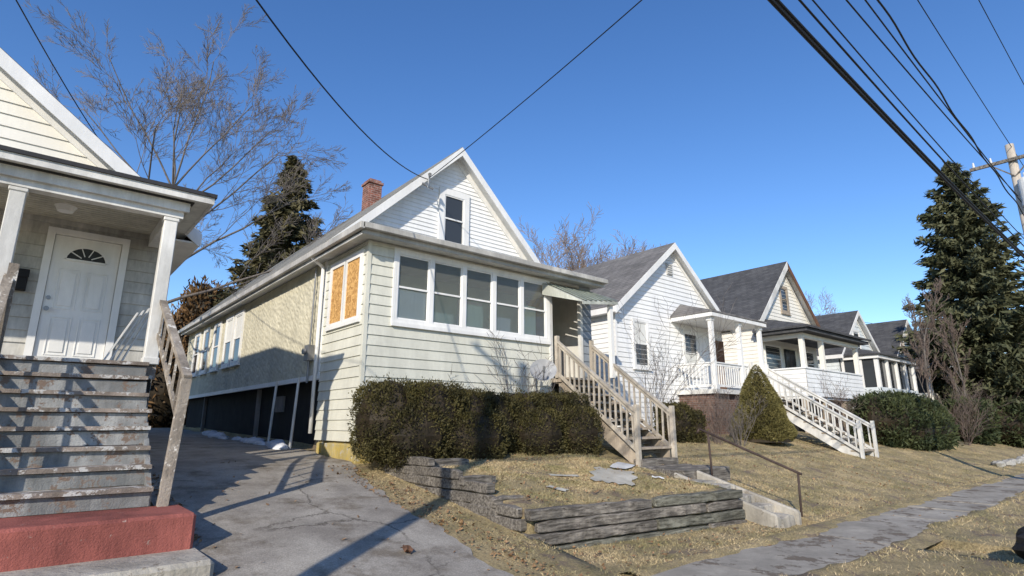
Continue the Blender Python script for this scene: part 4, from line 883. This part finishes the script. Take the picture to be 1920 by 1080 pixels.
for i in range(7):
    mb=MB(); x=27+i*1.1; s_=rnd.uniform(.16,.3); y=5.0+rnd.uniform(-.1,.1); z=gz(x,y)
    vs=[];nu,nv=8,5
    for j in range(nv+1):
        for q in range(nu):
            a=6.283*q/nu; b_=-1.57+3.14*j/nv; kk=s_*rnd.uniform(.8,1.15); vs.append((x+kk*1.4*math.cos(a)*math.cos(b_),y+kk*math.sin(a)*math.cos(b_),z+s_*.3+kk*.6*math.sin(b_)))
    mb.add(vs,[(j*nu+q,j*nu+(q+1)%nu,(j+1)*nu+(q+1)%nu,(j+1)*nu+q) for j in range(nv) for q in range(nu)])
    mb.obj('stone',[M['stone']],None,label="pale field stone edging the lawn by the pavement",cat="stone",group="stones edging the lawn")
mb=MB()
for i in range(11):
    y=13.2+i*.75; x=4.5+rnd.uniform(-.18,.1); s_=rnd.uniform(.2,.42); z=gz(4.5,y); vs=[];nu,nv=9,4
    for j in range(nv+1):
        for q in range(nu):
            a=6.283*q/nu; b_=-.3+1.87*j/nv; kk=s_*rnd.uniform(.8,1.2); vs.append((x+kk*.6*math.cos(a)*math.cos(b_),y+kk*1.3*math.sin(a)*math.cos(b_),z+kk*.4*math.sin(b_)))
    mb.add(vs,[(j*nu+q,j*nu+(q+1)%nu,(j+1)*nu+(q+1)%nu,(j+1)*nu+q) for j in range(nv) for q in range(nu)])
mb.obj('snow',[M['snow']],None,kind='stuff',label="last patches of melting snow along the foundation",cat="snow",smooth=True)
sd=empty('satellite_dish',(9.05,9.95,1.2),"grey satellite dish on a mast beside the porch stairs","satellite dish")
mb=MB(); c=V((8.95,9.55,2.80)); nrm=V((-.60,-.70,.38)).normalized(); a=nrm.cross(V((0,0,1))).normalized(); b=a.cross(nrm)
vs=[c-nrm*.05]; nr=24
for rr,dd in((.12,-.04),(.22,-.015),(.31,.02)):
    for i in range(nr): t=6.2832*i/nr; vs.append(c+a*math.cos(t)*rr+b*math.sin(t)*rr*.9+nrm*dd)
fs=[(0,1+i,1+(i+1)%nr) for i in range(nr)]
for r_ in range(2):
    for i in range(nr): fs.append((1+r_*nr+i,1+(r_+1)*nr+i,1+(r_+1)*nr+(i+1)%nr,1+r_*nr+(i+1)%nr))
mb.add(vs,fs); do=mb.obj('dish',[M['dishgrey']],sd,smooth=True)
mb=MB(); mb.cyl(c-b*.25,c+nrm*.38-b*.2,.012); mb.cyl(c+nrm*.36-b*.2,c+nrm*.42-b*.12,.03); mb.cyl(c-nrm*.03,(9.1,9.95,2.8),.025); mb.cyl((9.1,9.95,1.2),(9.1,9.95,2.9),.025); mb.obj('mast',[M['metal']],sd)
def crumple(name,cx,cy,w_,h_,ang,m,label,cat,amp=.05,n=7,lift=.03):
    mb=MB(); vs=[]
    for j in range(n+1):
        for i in range(n+1):
            u=(i/n-.5)*w_*(1-.35*abs(j/n-.5)+.12*math.sin(j*1.3)); v_=(j/n-.5)*h_*(1+.10*math.sin(i*1.7)); x=cx+u*math.cos(ang)-v_*math.sin(ang); y=cy+u*math.sin(ang)+v_*math.cos(ang); vs.append((x,y,gz(x,y)+bumpy(x,y)+lift+amp*rnd.random()))
    mb.add(vs,[(j*(n+1)+i,j*(n+1)+i+1,(j+1)*(n+1)+i+1,(j+1)*(n+1)+i) for j in range(n) for i in range(n)])
    mb.obj(name,[M[m]],None,label=label,cat=cat,smooth=True)
crumple('plastic_sheet',7.95,6.75,.75,1.3,-.9,'sheet',"thin flat clear plastic sheet lying on the lawn","plastic sheet",.008,12,.022)
crumple('plastic_sheet',6.35,6.5,.15,.30,.4,'sheet',"small torn plastic scrap on the lawn","plastic sheet",.01,5,.02)
crumple('plastic_sheet',7.1,7.1,.14,.5,1.0,'sheet',"torn plastic strip on the lawn","plastic sheet",.008,5,.02)
crumple('board',9.0,7.35,.35,.9,-1.2,'white_old',"flat pale board lying on the grass by the stairs","board",.004,3,.04)
crumple('paper_litter',3.35,5.75,.10,.14,.4,'wood_brown',"crumpled brown paper litter on the driveway","litter",.06,5,.02)
crumple('paper_litter',8.6,6.3,.1,.2,.9,'white',"scrap of white paper on the lawn","litter",.03,4,.02)
mb=MB(); vs=[];nu,nv=14,9
for j in range(nv+1):
    for q in range(nu):
        a=6.283*q/nu; b_=-1.57+3.14*j/nv; kk=.27*rnd.uniform(.85,1.1)*(1+.25*max(0,math.sin(b_))**6); vs.append((9.45+kk*1.1*math.cos(a)*math.cos(b_),1.50+kk*math.sin(a)*math.cos(b_),.18+kk*.8*math.sin(b_)))
mb.add(vs,[(j*nu+q,j*nu+(q+1)%nu,(j+1)*nu+(q+1)%nu,(j+1)*nu+q) for j in range(nv) for q in range(nu)])
mb.obj('dark_lump',[M['black']],None,label="rounded black bag lying on the grass verge",cat="lump")  # made-up black lump standing for an unidentified dark shape
# ---------------------------------------------------------------- utility poles and wires
def pole(x,y,h,label,arm=True,tr=True):
    p=empty('utility_pole',(x,y,0),label,"utility pole","utility poles along the street")
    mb=MB(); mb.cyl((x,y,-.2),(x,y,h),.15,.10,12); mb.obj('shaft',[M['pole']],p,smooth=True)
    if arm:
        mb=MB(); mb.beam((x-.14,y-.95,h-.5),(x-.14,y+.95,h-.5),.07,.09); mb.beam((x-.14,y-.5,h-.5),(x-.1,y,h-1.0),.03,.03); mb.beam((x-.14,y+.5,h-.5),(x-.1,y,h-1.0),.03,.03)
        arm_=mb.obj('crossarm',[M['wood_grey']],p)
        for dy in (-.85,-.45,.45,.85):
            mb=MB(); mb.cyl((x-.14,y+dy,h-.46),(x-.14,y+dy,h-.3),.035,.02); mb.obj('insulator',[M['transformer']],arm_)
    if tr:
        cx_,cy_=x-.22,y-.20
        mb=MB(); mb.cyl((cx_,cy_,h-1.95),(cx_,cy_,h-1.2),.18,.18,18); mb.cyl((cx_,cy_,h-1.2),(cx_,cy_,h-1.14),.18,.10,18); mb.cyl((cx_,cy_,h-1.16),(cx_,cy_,h-1.0),.035,.03); mb.obj('transformer',[M['transformer']],p)
    return p
PL=-2.6;PR=20.5
pole(PR,2.2,9.4,"pale wooden utility pole with crossarm and transformer")
pole(PL,2.2,10.2,"wooden utility pole at the edge of the driveway",tr=False)
pole(4.5,-9.8,10.2,"wooden utility pole across the street",tr=False)
pole(58,2.2,10,"distant wooden utility pole",tr=False)
def wire(p,q,sag,r,label="black overhead cable hanging between utility poles",wav=0,n=28):
    p=V(p);q=V(q);S=[];pr=None
    for i in range(n+1):
        t=i/n; c=p.lerp(q,t)-V((0,0,4*sag*t*(1-t)))
        if wav: c+=V((0,.025*math.sin(t*60)*wav,.025*math.cos(t*60)*wav))
        if pr is not None: S.append((tuple(pr),tuple(c),r,r))
        pr=c
    v,f=segmesh(S,5); return np_obj('overhead_cable',v,4,[M['wire']],None,loc=tuple(p),faces=f,label=label,cat="cable",group="overhead cables along the street")
def both(y0,z0,y1,z1,sag,r,wav=0,n=28):
    z1=1.6+(z1-1.6)*1.075
    wire((PL,y0,z0),(PR,y1,z1),sag,r,wav=wav,n=n); wire((PR,y1,z1),(58,y1,z1+1.0),.9,r)
both(2.2,6.55,2.2,5.4,.22,.024); both(2.2,6.68,2.22,5.52,.24,.022); both(2.2,7.15,2.2,5.75,.25,.014); both(2.2,7.4,2.2,6.0,.25,.010)
both(2.3,7.95,2.25,7.4,.25,.012); both(2.15,8.6,2.2,7.2,.25,.012); both(1.75,8.3,2.15,6.7,.2,.014,wav=.6,n=90)
both(1.75,9.3,2.15,8.75,.2,.009); both(1.35,9.9,1.35,9.0,.15,.008)
wire((7.05,11.8,7.75),(PL,2.2,7.0),1.05,.012,"black service cable running from the gable to a utility pole")
wire((7.05,11.8,7.75),(4.5,-9.8,9.2),.5,.010,"black service cable running from the gable to a utility pole")
wire((PL,2.2,7.0),(2.8,22,8.6),.9,.009,"thin service cable running past the white house")
wire((36,25,12.0),(52,7,7.2),.5,.015,"thin cable crossing behind the far houses")
mb=MB(); mb.cyl((7.05,11.76,7.5),(7.05,11.7,7.85),.03); mb.cyl((7.05,11.7,7.85),(7.0,11.6,7.8),.045); mb.cyl((6.9,11.8,7.6),(7.2,11.75,7.5),.03); mb.obj('service_mast',[M['metal']],main)
